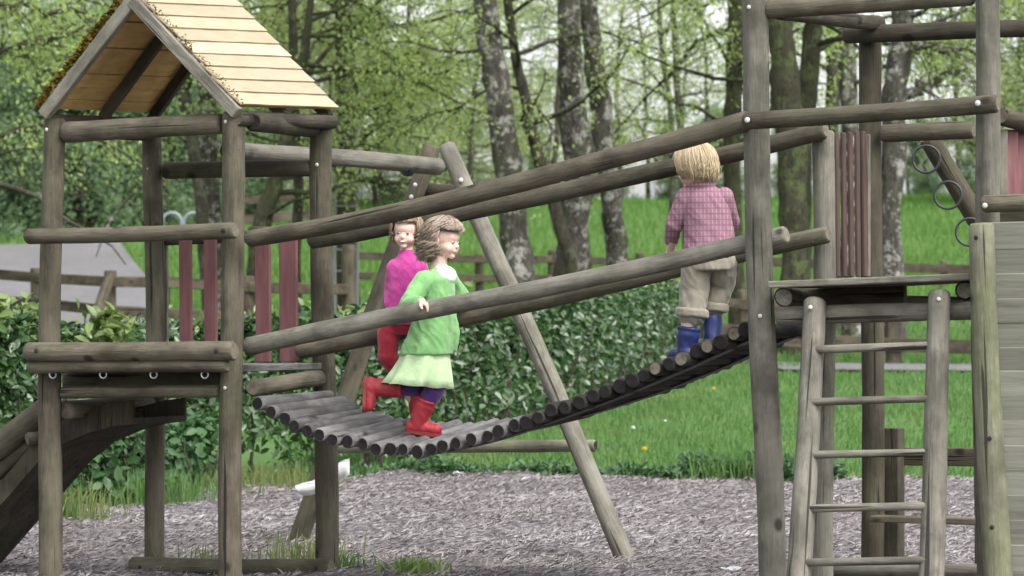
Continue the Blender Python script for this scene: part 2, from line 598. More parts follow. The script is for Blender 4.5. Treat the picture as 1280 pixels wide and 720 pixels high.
def tube_arrays(V, Fs, pts, rad, sides=6, jitter=0, twist=0):
    pts = [Vector(p) for p in pts]
    b0 = len(V)
    prev = None
    for i, p in enumerate(pts):
        d = (pts[min(i + 1, len(pts) - 1)] - pts[max(i - 1, 0)])
        d = d.normalized() if d.length > 1e-9 else Vector((0, 0, 1))
        ref = Vector((1, 0, 0)) if prev is None else prev
        x = ref - d * ref.dot(d)
        if x.length < 1e-4: x = Vector((0, 1, 0)) - d * d.y
        x.normalize(); y = d.cross(x); prev = x
        for j in range(sides):
            a = 2 * math.pi * j / sides
            r = rad[i]
            if jitter: r *= 1 + jitter * mnoise.noise((math.cos(a) * 1.2 + b0, math.sin(a) * 1.2, i * .7))
            q = p + x * (r * math.cos(a)) + y * (r * math.sin(a))
            V.append((q.x, q.y, q.z))
    for i in range(len(pts) - 1):
        for j in range(sides):
            Fs.append((b0 + i * sides + j, b0 + i * sides + (j + 1) % sides, b0 + (i + 1) * sides + (j + 1) % sides, b0 + (i + 1) * sides + j))


def tube_obj(name, pts, rad, parent, mat, sides=8, caps=True, mw=None):
    V, Fs = [], []
    if not hasattr(rad, '__len__'): rad = [rad] * len(pts)
    base = Vector(pts[0])
    tube_arrays(V, Fs, [Vector(p) - base for p in pts], rad, sides)
    n = len(pts)
    if caps:
        Fs = [tuple(f) for f in Fs] + [tuple(range(sides))[::-1], tuple(range((n - 1) * sides, n * sides))]
    me = bpy.data.meshes.new(name); me.from_pydata(V, [], Fs); me.update()
    for p in me.polygons: p.use_smooth = len(p.vertices) == 4
    return new_obj(name, me, parent, Matrix.Translation(base), (mat,))

# ================================================================== the roofed tower
tw = thing('play_tower', 'wooden play tower with a pale gabled plank roof at the bridge\'s lower end', 'play tower',
           (PB.x - .4, PB.y + .6, 0))
A = post(67, 148, 61, 0, 13.6, tw, rb=14.6)
B = post(290, 140, 289, 0, 14.6, tw, rb=15.2)
C_ = post(191, 150, 194, .92, 12, tw, rb=13)
D = post(402, 142, 407, .92, 13.5, tw, rb=14.2, mat=M_WOOD)
bolt(A, 58, 162, -.066); bolt(A, 55, 486, -.066)
bolt(B, 282, 152, -.066); bolt(B, 281, 485, -.066)
bolt(C_, 184, 211, .92 - .058); bolt(D, 396, 206, .92 - .064)


def rail(p0, p1, off, rpx, parent, mat=None, r1=None, name='rail', off1=None, end=None, sag=0):
    a = pix(p0[0], p0[1], off); b = pix(p1[0], p1[1], off if off1 is None else off1)
    return log(name, a, b, pm(rpx, off, p0[0]), pm(r1 or rpx, off if off1 is None else off1, p1[0]), parent, mat, end, sag)


rail((80, 164), (278, 157), .0, 12.6, tw, name='top_beam')
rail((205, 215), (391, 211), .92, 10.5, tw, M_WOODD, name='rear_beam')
r_ = rail((35, 296), (294, 287), -.125, 10.2, tw); bolt(r_, 48, 296, -.125 - .045, .012, M_HOLE, 'bolt_hole'); bolt(r_, 279, 288, -.125 - .045, .012, M_HOLE, 'bolt_hole')
r_ = rail((33, 439), (293, 440), -.135, 12.2, tw); bolt(r_, 45, 438, -.135 - .054, .012, M_HOLE, 'bolt_hole'); bolt(r_, 270, 438, -.135 - .054, .012, M_HOLE, 'bolt_hole')
low = rail((35, 459), (286, 458), -.12, 7.6, tw, M_WOOD)
rail((78, 491), (276, 489), .0, 8.2, tw, M_WOOD, name='floor_beam')
rail((81, 512), (187, 501), .05, 11.5, tw, M_WOOD, off1=.90, name='floor_beam')
rail((314, 484), (398, 474), .10, 11, tw, M_WOOD, off1=.86, name='floor_beam')
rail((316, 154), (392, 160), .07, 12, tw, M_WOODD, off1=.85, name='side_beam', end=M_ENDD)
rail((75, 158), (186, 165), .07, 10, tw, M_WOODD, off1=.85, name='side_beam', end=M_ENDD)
lg = rail((165, 706), (415, 708), .80, 11.2, tw, M_WOOD, name='base_log'); bolt(lg, 175, 709, .80 - .045, .012, M_HOLE, 'bolt_hole'); bolt(lg, 395, 710, .80 - .045, .012, M_HOLE, 'bolt_hole')
rail((312, 289), (338, 290), .90, 7.5, tw, M_WOOD, name='rear_rail', end=M_END)
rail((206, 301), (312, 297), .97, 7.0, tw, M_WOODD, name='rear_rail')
# shackles under the lower rail
for x in (66, 129, 192, 256):
    p = pix(x, 468.5, -.12)
    bm = bmesh.new(); ring_mesh(bm, .017, .0045, 18, 6)
    bm_obj('shackle', bm, tw, axis_matrix(p, p - EP + EW * .3), (M_STEEL,), True)
# floor of planks
zf = pix(360, 459, .5).z
for i in range(7):
    w = .04 + .147 * i - .98
    a = PB + EW * (w + .0) + EP * (-.05); b = PB + EW * w + EP * .98
    a.z = b.z = zf
    if i == 6:      # the plank above the bridge, seen along its edge
        pass
    plank('floor_plank', a, b, .14, .034, tw, M_TREAD, EW)
plank('joist', pix(80, 474, .16), pix(274, 473, .16), pm(20), .04, tw, M_WOODD, Vector((0, 0, 1)))
plank('joist', pix(95, 480, .6), pix(290, 479, .6), pm(22), .04, tw, M_WOODD, Vector((0, 0, 1)))
# red uprights on the far side
for x0, x1, y0 in ((225, 241, 291), (256, 272, 290), (320, 339.5, 300), (350, 373, 296)):
    xm = (x0 + x1) / 2
    a = pix(xm, 456, .84); b = pix(xm, y0, .84)
    a.z = zf + .02
    b = Vector((a.x, a.y, b.z))
    plank('red_slat', a, b, pm(x1 - x0, .84, xm) / .894 * 1.0, .022, tw, M_RED, EW, .005)
a = pix(207, 456, 1.0); b = pix(206, 298, 1.0)
plank('slat', a, b, .034, .022, tw, M_GREY, EW, .003)

# the roof
RFr, RBk = -.06, .96
ridF = pix(166, -9, RFr); ridB = pix(287, -4, RBk)
eLF = pix(53, 137, RFr); eLB = pix(186, 142, RBk)
eRF = pix(299, 134, RFr); eRB = pix(421, 138, RBk)


def slope(name, rf, rb, ef, eb, lining):
    """overlapping boards laid from eave to ridge"""
    bm = bmesh.new(); bl = bmesh.new()
    nrm = ((rb - rf).cross(ef - rf)).normalized()
    if nrm.z < 0: nrm = -nrm
    n = 9
    for i in range(n):
        t0, t1 = i / n, (i + 1) / n + (.035 if i < n - 1 else 0)
        lo0, lo1 = ef.lerp(rf, t0), eb.lerp(rb, t0)
        hi0, hi1 = ef.lerp(rf, t1), eb.lerp(rb, t1)
        ax = (lo1 - lo0).normalized()
        j0 = random.uniform(-.008, .012); j1 = random.uniform(-.008, .012)
        th = .008
        q = [lo0 - ax * j0 + nrm * .015, lo1 + ax * j1 + nrm * .015, hi1 + ax * j1 + nrm * .004, hi0 - ax * j0 + nrm * .004]
        # slight waviness of the lower edge
        m = 8
        rows = []
        for (pa, pb, lift) in ((q[0], q[1], 0), (q[3], q[2], 0)):
            rr = []
            for k in range(m + 1):
                p = pa.lerp(pb, k / m)
                p = p + nrm * .003 * mnoise.noise((k * .6 + i * 7.3, i, 0))
                rr.append(p)
            rows.append(rr)
        vb = [[bm.verts.new(p + nrm * th) for p in rows[0]], [bm.verts.new(p + nrm * th) for p in rows[1]],
              [bm.verts.new(p) for p in rows[0]], [bm.verts.new(p) for p in rows[1]]]
        for k in range(m):
            bm.faces.new((vb[0][k], vb[0][k + 1], vb[1][k + 1], vb[1][k]))
            bm.faces.new((vb[2][k + 1], vb[2][k], vb[3][k], vb[3][k + 1]))
            bm.faces.new((vb[0][k + 1], vb[0][k], vb[2][k], vb[2][k + 1]))
            bm.faces.new((vb[1][k], vb[1][k + 1], vb[3][k + 1], vb[3][k]))
        bm.faces.new((vb[0][0], vb[1][0], vb[3][0], vb[2][0]))
        bm.faces.new((vb[0][m], vb[2][m], vb[3][m], vb[1][m]))
        # lining board under it
        g = .006
        a0, a1 = ef.lerp(rf, max(.03, i / n)), eb.lerp(rb, max(.03, i / n))
        b0, b1 = ef.lerp(rf, (i + 1) / n - g), eb.lerp(rb, (i + 1) / n - g)
        vs = [bl.verts.new(p - nrm * (.012 + .006 * (i % 2 == 0))) for p in (a0, a1, b1, b0)] + [bl.verts.new(p + nrm * .0) for p in (a0, a1, b1, b0)]
        for f in ((0, 1, 2, 3), (7, 6, 5, 4), (0, 4, 5, 1), (1, 5, 6, 2), (2, 6, 7, 3), (3, 7, 4, 0)):
            bl.faces.new([vs[x] for x in f])
    bmesh.ops.recalc_face_normals(bm, faces=bm.faces); bmesh.ops.recalc_face_normals(bl, faces=bl.faces)
    ctr = (rf + rb + ef + eb) / 4
    fr = frame(ctr, rb - rf, nrm)
    inv = fr.inverted()
    bmesh.ops.transform(bm, matrix=inv, verts=bm.verts); bmesh.ops.transform(bl, matrix=inv, verts=bl.verts)
    o = bm_obj('roof_slope', bm, tw, fr, (M_ROOF,))
    l = bm_obj('lining', bl, o, fr, (M_LINING,))
    # three rafters
    for s_, mt, w_, dep in ((.0, M_GREY, .05, .05), (.5, M_WOODD, .045, .05), (.97, M_WOODD, .045, .05)):
        dn = .026 if s_ == 0 else .046
        if s_ == 0: dep = .060
        lo = ef.lerp(eb, s_) - nrm * dn; hi = rf.lerp(rb, s_) - nrm * dn
        d = (hi - lo).normalized()
        if s_ == 0: lo = lo - d * .015
        plank('rafter', lo, hi - d * .025, w_, dep, o, mt, rb - rf)
    return o, nrm


sl1, nL = slope('left', ridF, ridB, eLF, eLB, True)
sl2, nR = slope('right', ridF, ridB, eRF, eRB, True)
# ridge timber and eave plates
log('eave_log', eRF - nR * .035 + EP * .02 - Vector((0, 0, .035)), eRB - nR * .035 - Vector((0, 0, .035)), .036, .034, tw, M_WOODD)
log('eave_log', eLF - nL * .02 + EP * .03 - Vector((0, 0, .04)), eLB - nL * .02 - Vector((0, 0, .035)), .034, .034, tw, M_WOODD)


def moss(parent, name, a, b, nrm, n, seed, size=(.012, .03), spread=.018):
    """cushions of moss on a board edge: many small leaves"""
    r = np.random.default_rng(seed)
    V, Fs = [], []
    for k in range(n):
        t = r.random()
        clump = .5 + .5 * mnoise.noise((t * 9 + seed, seed, 0))
        if r.random() > .25 + clump * .9: continue
        c = a.lerp(b, t) + nrm * (.03 + r.normal() * .008) + Vector(r.normal(size=3)) * spread * .5
        s = r.uniform(*size)
        q = Quaternion(Vector(r.normal(size=3)).normalized(), r.uniform(0, 6.28))
        b0 = len(V)
        for p in ((-1, 0, 0), (0, -.6, .2), (1, 0, 0), (0, .6, .2)):
            w_ = c + q @ (Vector(p) * s); V.append(tuple(w_))
        Fs.append((b0, b0 + 1, b0 + 2, b0 + 3))
    ctr = (a + b) / 2
    V = np.array(V) - np.array(ctr)
    me = np_mesh(name, V, np.array(Fs))
    return new_obj(name, me, parent, Matrix.Translation(ctr), (M_MOSS,))


moss(sl1, 'moss', eLF, ridF, nL, 1300, 3, (.008, .02), .014)
moss(sl2, 'moss', eRF, ridF, nR, 320, 5, (.004, .011), .010)

# the slide leaving the tower on its left side
sl = bpy.data.objects.new('slide', None); link(sl, tw); setw(sl, Matrix.Translation(pix(60, 560, .45)))
prof = [(166, 530), (140, 533), (110, 541), (75, 556), (45, 580), (15, 615), (-25, 660), (-70, 712)]
bm = bmesh.new()
rows = []
for k, (x, y) in enumerate(prof):
    a = pix(x, y, .22); b = pix(x, y, .72)
    # same height on both sides
    b = a + EP * .5
    rows.append((a, b))
vt = [[bm.verts.new(p) for p in (a, b, b + Vector((0, 0, .12)), b + Vector((0, 0, .12)) - EP * .02, b - EP * .02 + Vector((0, 0, .03)), a + EP * .02 + Vector((0, 0, .03)), a + EP * .02 + Vector((0, 0, .12)), a + Vector((0, 0, .12)))] for a, b in rows]
for i in range(len(vt) - 1):
    for j in range(8):
        bm.faces.new((vt[i][j], vt[i][(j + 1) % 8], vt[i + 1][(j + 1) % 8], vt[i + 1][j]))
bm.faces.new(vt[0]); bm.faces.new(vt[-1][::-1])
bmesh.ops.recalc_face_normals(bm, faces=bm.faces)
bmesh.ops.transform(bm, matrix=WM[sl].inverted(), verts=bm.verts)
bm_obj('slide_bed', bm, sl, WM[sl], (M_WOODD,), False)
rail((58, 512), (-60, 600), .20, 16, sl, M_WOOD, name='side_log', r1=17)
rail((66, 530), (-60, 640), .26, 10, sl, M_WOODD, name='side_log', r1=11)
rail((92, 505), (-30, 590), .70, 14, sl, M_WOODD, name='side_log')
rail((33, 548), (75, 536), .16, 9, sl, M_WOOD, off1=.3, name='cross_log')
rail((182, 520), (150, 517), .72, 9, sl, M_WOOD, name='cross_log', r1=9)

# ================================================================== the log bridge
br = thing('log_bridge', 'sagging footbridge of round log treads with slanting handrails between two towers', 'footbridge',
           (PB.x + 1.3, PB.y - .3, 0))
near = [(316, 500), (330, 508), (345, 519), (361, 530), (390, 542), (420, 549), (456, 558), (488, 562.5), (527, 564), (556, 558), (600, 547), (650, 530), (711, 507), (760, 488), (811, 466), (861, 444), (900, 426), (940, 408)]
NX = [p[0] for p in near]; NY = [p[1] for p in near]


def smooth_interp(x):
    return float(np.mean([np.interp(x + d, NX, NY) for d in (-14, -7, 0, 7, 14)]))


DYX = [316, 360, 420, 480, 540, 640, 760, 850, 940]
DYV = [-9, -13, -20, -27, -30, -19, -7, -1, 1]
OFF0, OFF1 = .10, .80
xs = []
x = 322.0
while x < 942:
    xs.append(x)
    sl_ = (smooth_interp(x + 4) - smooth_interp(x - 4)) / 8
    x += 17.6 / math.sqrt(1 + sl_ * sl_)


def tread_axis(x):
    a = pix(x, smooth_interp(x), OFF0)
    # far end: same distance along the bridge, height from the tilt of the tread
    t = (a - PB).dot(EW)
    b = PB + EW * t + EP * OFF1
    rel = b - CAM; d = rel.dot(fw); pxf = 640 + F * rel.dot(rt) / d
    yf = smooth_interp(x) + np.interp(x, DYX, DYV)
    b2 = pix(pxf, float(yf), OFF1); b.z = b2.z
    a2 = a.copy()
    return a2, b


treads = []
for i, x in enumerate(xs):
    a, b = tread_axis(x)
    j = EP * random.uniform(-.022, .022)
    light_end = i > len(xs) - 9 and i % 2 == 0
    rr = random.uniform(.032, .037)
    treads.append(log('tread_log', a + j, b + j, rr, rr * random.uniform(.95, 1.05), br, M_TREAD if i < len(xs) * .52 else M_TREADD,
                      M_END if light_end else M_ENDD, sides=14, bev=.008))  # near-black ends paint in the shadow on the log faces
# two rubber belts that carry the treads
for off in (OFF0 + .14, OFF1 - .14):
    pts = []
    for x in np.linspace(316, 948, 40):
        a, b = tread_axis(float(x))
        f = (off - OFF0) / (OFF1 - OFF0)
        pts.append(a.lerp(b, f) - Vector((0, 0, .040)))
    bm = bmesh.new(); prev = None
    for p in pts:
        vs = [bm.verts.new(p + EP * s * .04 + Vector((0, 0, z))) for s, z in ((-1, 0), (1, 0), (1, .008), (-1, .008))]
        if prev:
            for j in range(4): bm.faces.new((prev[j], prev[(j + 1) % 4], vs[(j + 1) % 4], vs[j]))
        prev = vs
    bmesh.ops.recalc_face_normals(bm, faces=bm.faces)
    bmesh.ops.translate(bm, vec=-pts[20], verts=bm.verts)
    bm_obj('belt', bm, br, Matrix.Translation(pts[20]), (M_RUBBER,))
# handrails
hr = rail((309, 299), (938, 151), -.05, 11, br, M_WOOD, r1=12.5, name='handrail', sag=.035)
rail((388, 299), (1032, 160), .75, 10.3, br, M_WOOD, r1=11.5, name='handrail', sag=.04, off1=.55)
hr2 = rail((308, 435), (984, 293), .08, 11.5, br, M_GREY, r1=12.0, name='handrail', sag=.004, end=M_ENDP)
rail((374, 441), (1036, 295), .80, 10, br, M_WOOD, r1=10.5, name='handrail', sag=.004, off1=.50, end=M_END)

# ================================================================== the open tower
ot = thing('climbing_tower', 'tall roofless log tower with ladder and plank wall at the right', 'play tower',
           (pix(1090, 700, .6).x, pix(1090, 700, .6).y, 0))
E = post(942, -40, 964, 0, 16.0, ot, rb=17, mat=M_GREY)
H = post(1231, -40, 1238, 0, 15.6, ot, rb=16.5, mat=M_GREY)
Fp = post(1028, 163, 1029, .63, 14.2, ot, rb=15, mat=M_GREY)
G = post(1090, 20, 1089, 1.34, 13.4, ot, rb=14.5, mat=M_WOODD)
bolt(E, 936, 9, -.074); bolt(E, 950, 395, -.074)
rail((958, 11), (1217, -5), 0, 11.8, ot, name='top_beam')
rail((1056, 43), (1300, 36), 1.24, 11, ot, M_WOODD, name='rear_beam')
rail((975, 17), (1100, 28), .08, 9, ot, M_WOODD, off1=1.3, name='side_beam')
mr = rail((930, 152), (1248, 128), -.135, 11.4, ot, name='rail'); bolt(mr, 934, 150, -.19, .013); bolt(mr, 1222, 129, -.19, .013)
rail((1102, 165), (1218, 161), 1.30, 11, ot, M_WOOD, name='rear_beam')
rail((1252, 146), (1310, 160), .06, 11, ot, M_WOODD, off1=.6, name='side_beam')
r_ = rail((1228, 257), (1320, 253), -.12, 11.5, ot, name='rail'); bolt(r_, 1231, 257, -.175, .012)
# platform
zp = pix(1090, 350, -.06)
pl0, pl1 = pix(966, 356, -.09), pix(1217, 346, -.09)
plank('floor_plank', pl0, pl1, .12, .030, ot, M_GREY, EP)
for i in range(1, 7):
    o_ = .13 * i - .09
    a = pl0 + EP * (o_ + .02) + EW * .06; b = pl1 + EP * (o_ + .02) - EW * (.03 if i < 3 else .25)
    plank('floor_plank', a, b, .125, .028, ot, M_WOODD, EP)
rail((978, 373), (1052, 371), -.03, 13.2, ot, M_WOODD, off1=1.2, name='floor_beam', end=M_ENDP)
rail((1205, 362), (1262, 362), -.03, 13.0, ot, M_WOODD, off1=1.0, name='floor_beam', end=M_ENDP)
rail((972, 397), (1226, 388), -.02, 12, ot, M_GREY, name='cross_beam')
plank('joist', pix(1000, 376, .30), pix(1132, 371, .30), .10, .045, ot, M_WOODD, Vector((0, 0, 1)))
plank('joist', pix(1040, 372, .75), pix(1225, 376, .75), .035, .06, ot, M_WOODD, Vector((0, 0, 1)))
# ladder
la = bpy.data.objects.new('ladder', None); link(la, ot)
lb = pix(1080, 700, -.30); lb.z = 0; setw(la, Matrix.Translation(lb))


def ladder_rail(xt, yt, xb, yb, r0, r1):
    t_ = pix(xt, yt, -.10); b_ = pix(xb, yb, -.42)
    d = (b_ - t_); b_ = t_ + d * ((t_.z + .12) / (t_.z - b_.z))
    return log('ladder_rail', b_, t_, pm(r1), pm(r0), la, M_GREY, M_END)


l1 = ladder_rail(1017.5, 373, 998, 720, 13, 15)
l2 = ladder_rail(1177, 364, 1162, 720, 12.4, 14.6)
bolt(l1, 1013, 384, -.175); bolt(l2, 1173.5, 374, -.175)
for (y0, y1, x0, x1) in ((437, 432, 1018, 1170), (503, 498, 1012, 1168), (569, 565, 1008, 1166), (635, 632, 1004, 1164), (703, 701, 1000, 1162)):
    f = (y0 - 373) / 347; o_ = -.10 - .32 * f
    rail((x0, y0), (x1, y1), o_ - .02, 5.0, la, M_GREY, name='rung')
# red boards closing the far left corner
for k, o_ in enumerate((.74, .86, .98, 1.10, 1.21)):
    base = PB + EW * ((pix(957, 400, 0) - PB).dot(EW)) + EP * o_
    top = base.copy(); base = base.copy()
    rel = base - CAM; d_ = rel.dot(fw); x_ = 640 + F * rel.dot(rt) / d_
    x_ = 1047 + k * 8.6
    base = pix(x_, 346, o_); top = pix(x_, 166 - k * 0.5, o_)
    top.x, top.y = base.x, base.y
    plank('red_slat', base, top, .040, .016, ot, M_REDD, EP)
plank('slat', pix(1083, 346, 1.24), pix(1083, 168, 1.24), .035, .03, ot, M_GREY, EW)
for k, x_ in enumerate((1250, 1263, 1275, 1288)):
    o_ = .14 + .14 * k
    b_ = pix(x_, 246, o_); t_ = pix(x_, 162, o_)
    plank('red_slat' if k else 'slat', b_, t_, .085, .022, ot, M_RED if k else M_GREY, EP + EW * .4)
plank('joist', pix(1243, 272, .2), pix(1310, 274, .2), .07, .05, ot, M_WOODD, Vector((0, 0, 1)))
# lower timbers behind the ladder
plank('brace_board', pix(1098, 570, 1.50), pix(1232, 572, 1.50), .086, .03, ot, M_FENCE, Vector((0, 0, 1)))
b_ = pix(1115, 700, 1.45); b_.z = -.1
t_ = pix(1115, 535, 1.45)
plank('stub_post', b_, t_, .095, .095, ot, M_WOODD, EW)
plank('step_board', pix(1092, 648, 1.2), pix(1236, 652, 1.2), .12, .03, ot, M_WOOD, EP)
rail((1004, 716), (1240, 713), .75, 9, ot, M_GREY, name='base_log')
b_ = pix(1224, 690, 1.9); b_.z = -.1
log('post', b_, pix(1219, 405, 1.9), pm(6.5), pm(6), ot, M_WOOD)
# climbing wall
cw = bpy.data.objects.new('climbing_wall', None); link(cw, ot)
cb = pix(1270, 700, -.2); cb.z = 0; setw(cw, Matrix.Translation(cb))
b_ = pix(1248, 735, -.24); t_ = pix(1229, 279, -.20)
d = b_ - t_; b_ = t_ + d * ((t_.z + .1) / (t_.z - b_.z))
wp = log('wall_post', b_, t_, pm(17), pm(15), cw, M_WOODL, M_ENDP)
bolt(wp, 1220, 297, -.275, .011, M_HOLE, 'bolt_hole'); bolt(wp, 1237, 548, -.30, .010, M_HOLE, 'bolt_hole'); bolt(wp, 1240, 659, -.30, .010, M_HOLE, 'bolt_hole')
seams = [279, 312, 343, 374, 404, 435, 464, 495, 526, 557, 588, 619, 650, 681, 712, 743]
bm = bmesh.new()
for i in range(len(seams) - 1):
    y0, y1 = seams[i], seams[i + 1]
    ym = (y0 + y1) / 2
    xl = np.interp(ym, [279, 735], [1236, 1254])
    a = pix(xl, ym, -.185 - .04 * (ym - 279) / 440); b = pix(xl + 190, ym, -.185 - .04 * (ym - 279) / 440)
    b.z = a.z + random.uniform(-.003, .003)
    L = (b - a).length
    fr = frame((a + b) / 2, b - a, Vector((0, 0, 1)))
    q = bmesh.new()
    bevelled_box(q, 0, random.uniform(-.003, .003), 0, L, .03, pm(y1 - y0) - .004, .004)
    bmesh.ops.transform(q, matrix=WM[cw].inverted() @ fr, verts=q.verts)
    tm = bpy.data.meshes.new('tmp'); q.to_mesh(tm); q.free(); bm.from_mesh(tm); bpy.data.meshes.remove(tm)
# the planks' own frame: X along the boards
t = NT('wall_planks')
fr0 = frame(Vector((0, 0, 0)), EW, Vector((0, 0, 1))).to_3x3().to_4x4()
bmesh.ops.transform(bm, matrix=fr0.inverted(), verts=bm.verts)
v = t.coords((.06, 1, 1), addrand=False)
va = t.node('ShaderNodeVectorMath', operation='ADD'); mul = t.node('ShaderNodeMath', operation='MULTIPLY'); mul.inputs[1].default_value = 50
t.con(t.island(), mul.inputs[0]); t.con(v, va.inputs[0]); t.con(mul.outputs[0], va.inputs[1])
n = t.noise(va.outputs[0], 34, 5, .65, .3)
c = t.ramp(n, [(.25, (.10, .098, .078)), (.5, (.165, .162, .135)), (.8, (.225, .22, .19))])
w = t.noise(t.coords((.5, 1, 1), addrand=False), 4, 4, .6)
c = t.mix(t.ramp(w, [(.45, 0.), (.7, .5)]), c, (.17, .20, .13))
hv = t.node('ShaderNodeHueSaturation'); t.con(c, hv.inputs['Color']); t.con(t.ramp(t.island(), [(0, .78), (1, 1.15)]), hv.inputs['Value'])
t.base(hv.outputs[0]); t.rough(.85, .2); t.bump(n, .4, .006)
bm_obj('wall_planks', bm, cw, WM[cw] @ fr0, (t.m,))
# slanting dark timber with hanging rings, behind
sb = rail((1160, 172), (1229, 288), 1.7, 13, ot, M_WOODD, name='slanting_log', r1=13.5, off1=1.9)
for (x, y) in ((1158, 199), (1185, 244), (1212, 290)):
    p = pix(x, y, 1.62)
    bm = bmesh.new(); ring_mesh(bm, pm(17, 1.6, 1180), .0065, 32, 8)
    bm_obj('hanging_ring', bm, sb, axis_matrix(p, p - EP * .9 + EW * .2), (M_DARKMETAL,), True)

# ================================================================== swing frame behind
sw = thing('swing_frame', 'frame of two leaning log legs and a long grey beam behind the bridge', 'swing frame', (at(570, 690, 18).x, 18, 0))
legR0 = at(778, 690, 17.4); legR1 = at(560, 180, 18.2)
d = legR0 - legR1; legR0 = legR1 + d * ((legR1.z + .1) / (legR1.z - legR0.z))
lr = log('leg', legR0, legR1, .055, .049, sw, M_GREY)
legL0 = at(371, 675, 18.6); legL1 = at(541, 182, 18.55)
d = legL0 - legL1; legL0 = legL1 + d * ((legL1.z + .1) / (legL1.z - legL0.z))
ll = log('leg', legL0, legL1, .056, .052, sw, M_WOOD)
log('swing_beam', at(282, 186, 17.1), at(549, 210, 18.4), .050, .050, sw, M_GREY, M_ENDD)
log('crossbar', at(408, 560, 18.4), at(744, 556, 17.75), .036, .036, sw, M_WOODL, M_ENDD)
log('crossbar', at(532, 240, 18.6), at(612, 240, 18.4), .046, .046, sw, M_WOODD, M_ENDD)


cap_on(lr, 576, 225, .014); cap_on(lr, 720, 556, .014)
cap_on(ll, 519, 231, .014); cap_on(ll, 514, 246, .014)
# rubber strap on the beam
p = at(506, 206, 18.19); q = at(512, 207, 18.22)
log('strap', p, q, .054, .054, sw, M_RUBBER, M_RUBBER)

# white curved plastic seat caught on the foot of the slanted log
p0 = at(404, 602, 18.35)
bm = bmesh.new()
prof = [(369, 611), (378, 611.5), (390, 610), (402, 604), (412, 597), (422, 590), (431, 586), (437, 583)]
hts = [4, 8, 9, 9, 10, 11, 12, 10]
ring = []
for (x, y), h in zip(prof, hts):
    row = []
    for k in range(7):
        a = math.pi * (k / 6)
        c_ = at(x, y - h * .55 + 4 - 0, 18.35)
        up_ = math.cos(a); out = math.sin(a)
        row.append(bm.verts.new(at(x, y - up_ * h, 18.35 - .10 * out) - p0))
    ring.append(row)
for i in range(len(ring) - 1):
    for k in range(6):
        bm.faces.new((ring[i][k], ring[i + 1][k], ring[i + 1][k + 1], ring[i][k + 1]))
th = bmesh.ops.solidify(bm, geom=bm.faces[:], thickness=.012)
bmesh.ops.recalc_face_normals(bm, faces=bm.faces)
ws = bm_obj('plastic_seat', bm, None, Matrix.Translation(p0), (M_WHITE,), True)
tag(ws, 'white curved plastic piece against the foot of a leaning log, behind a post', 'plastic seat')
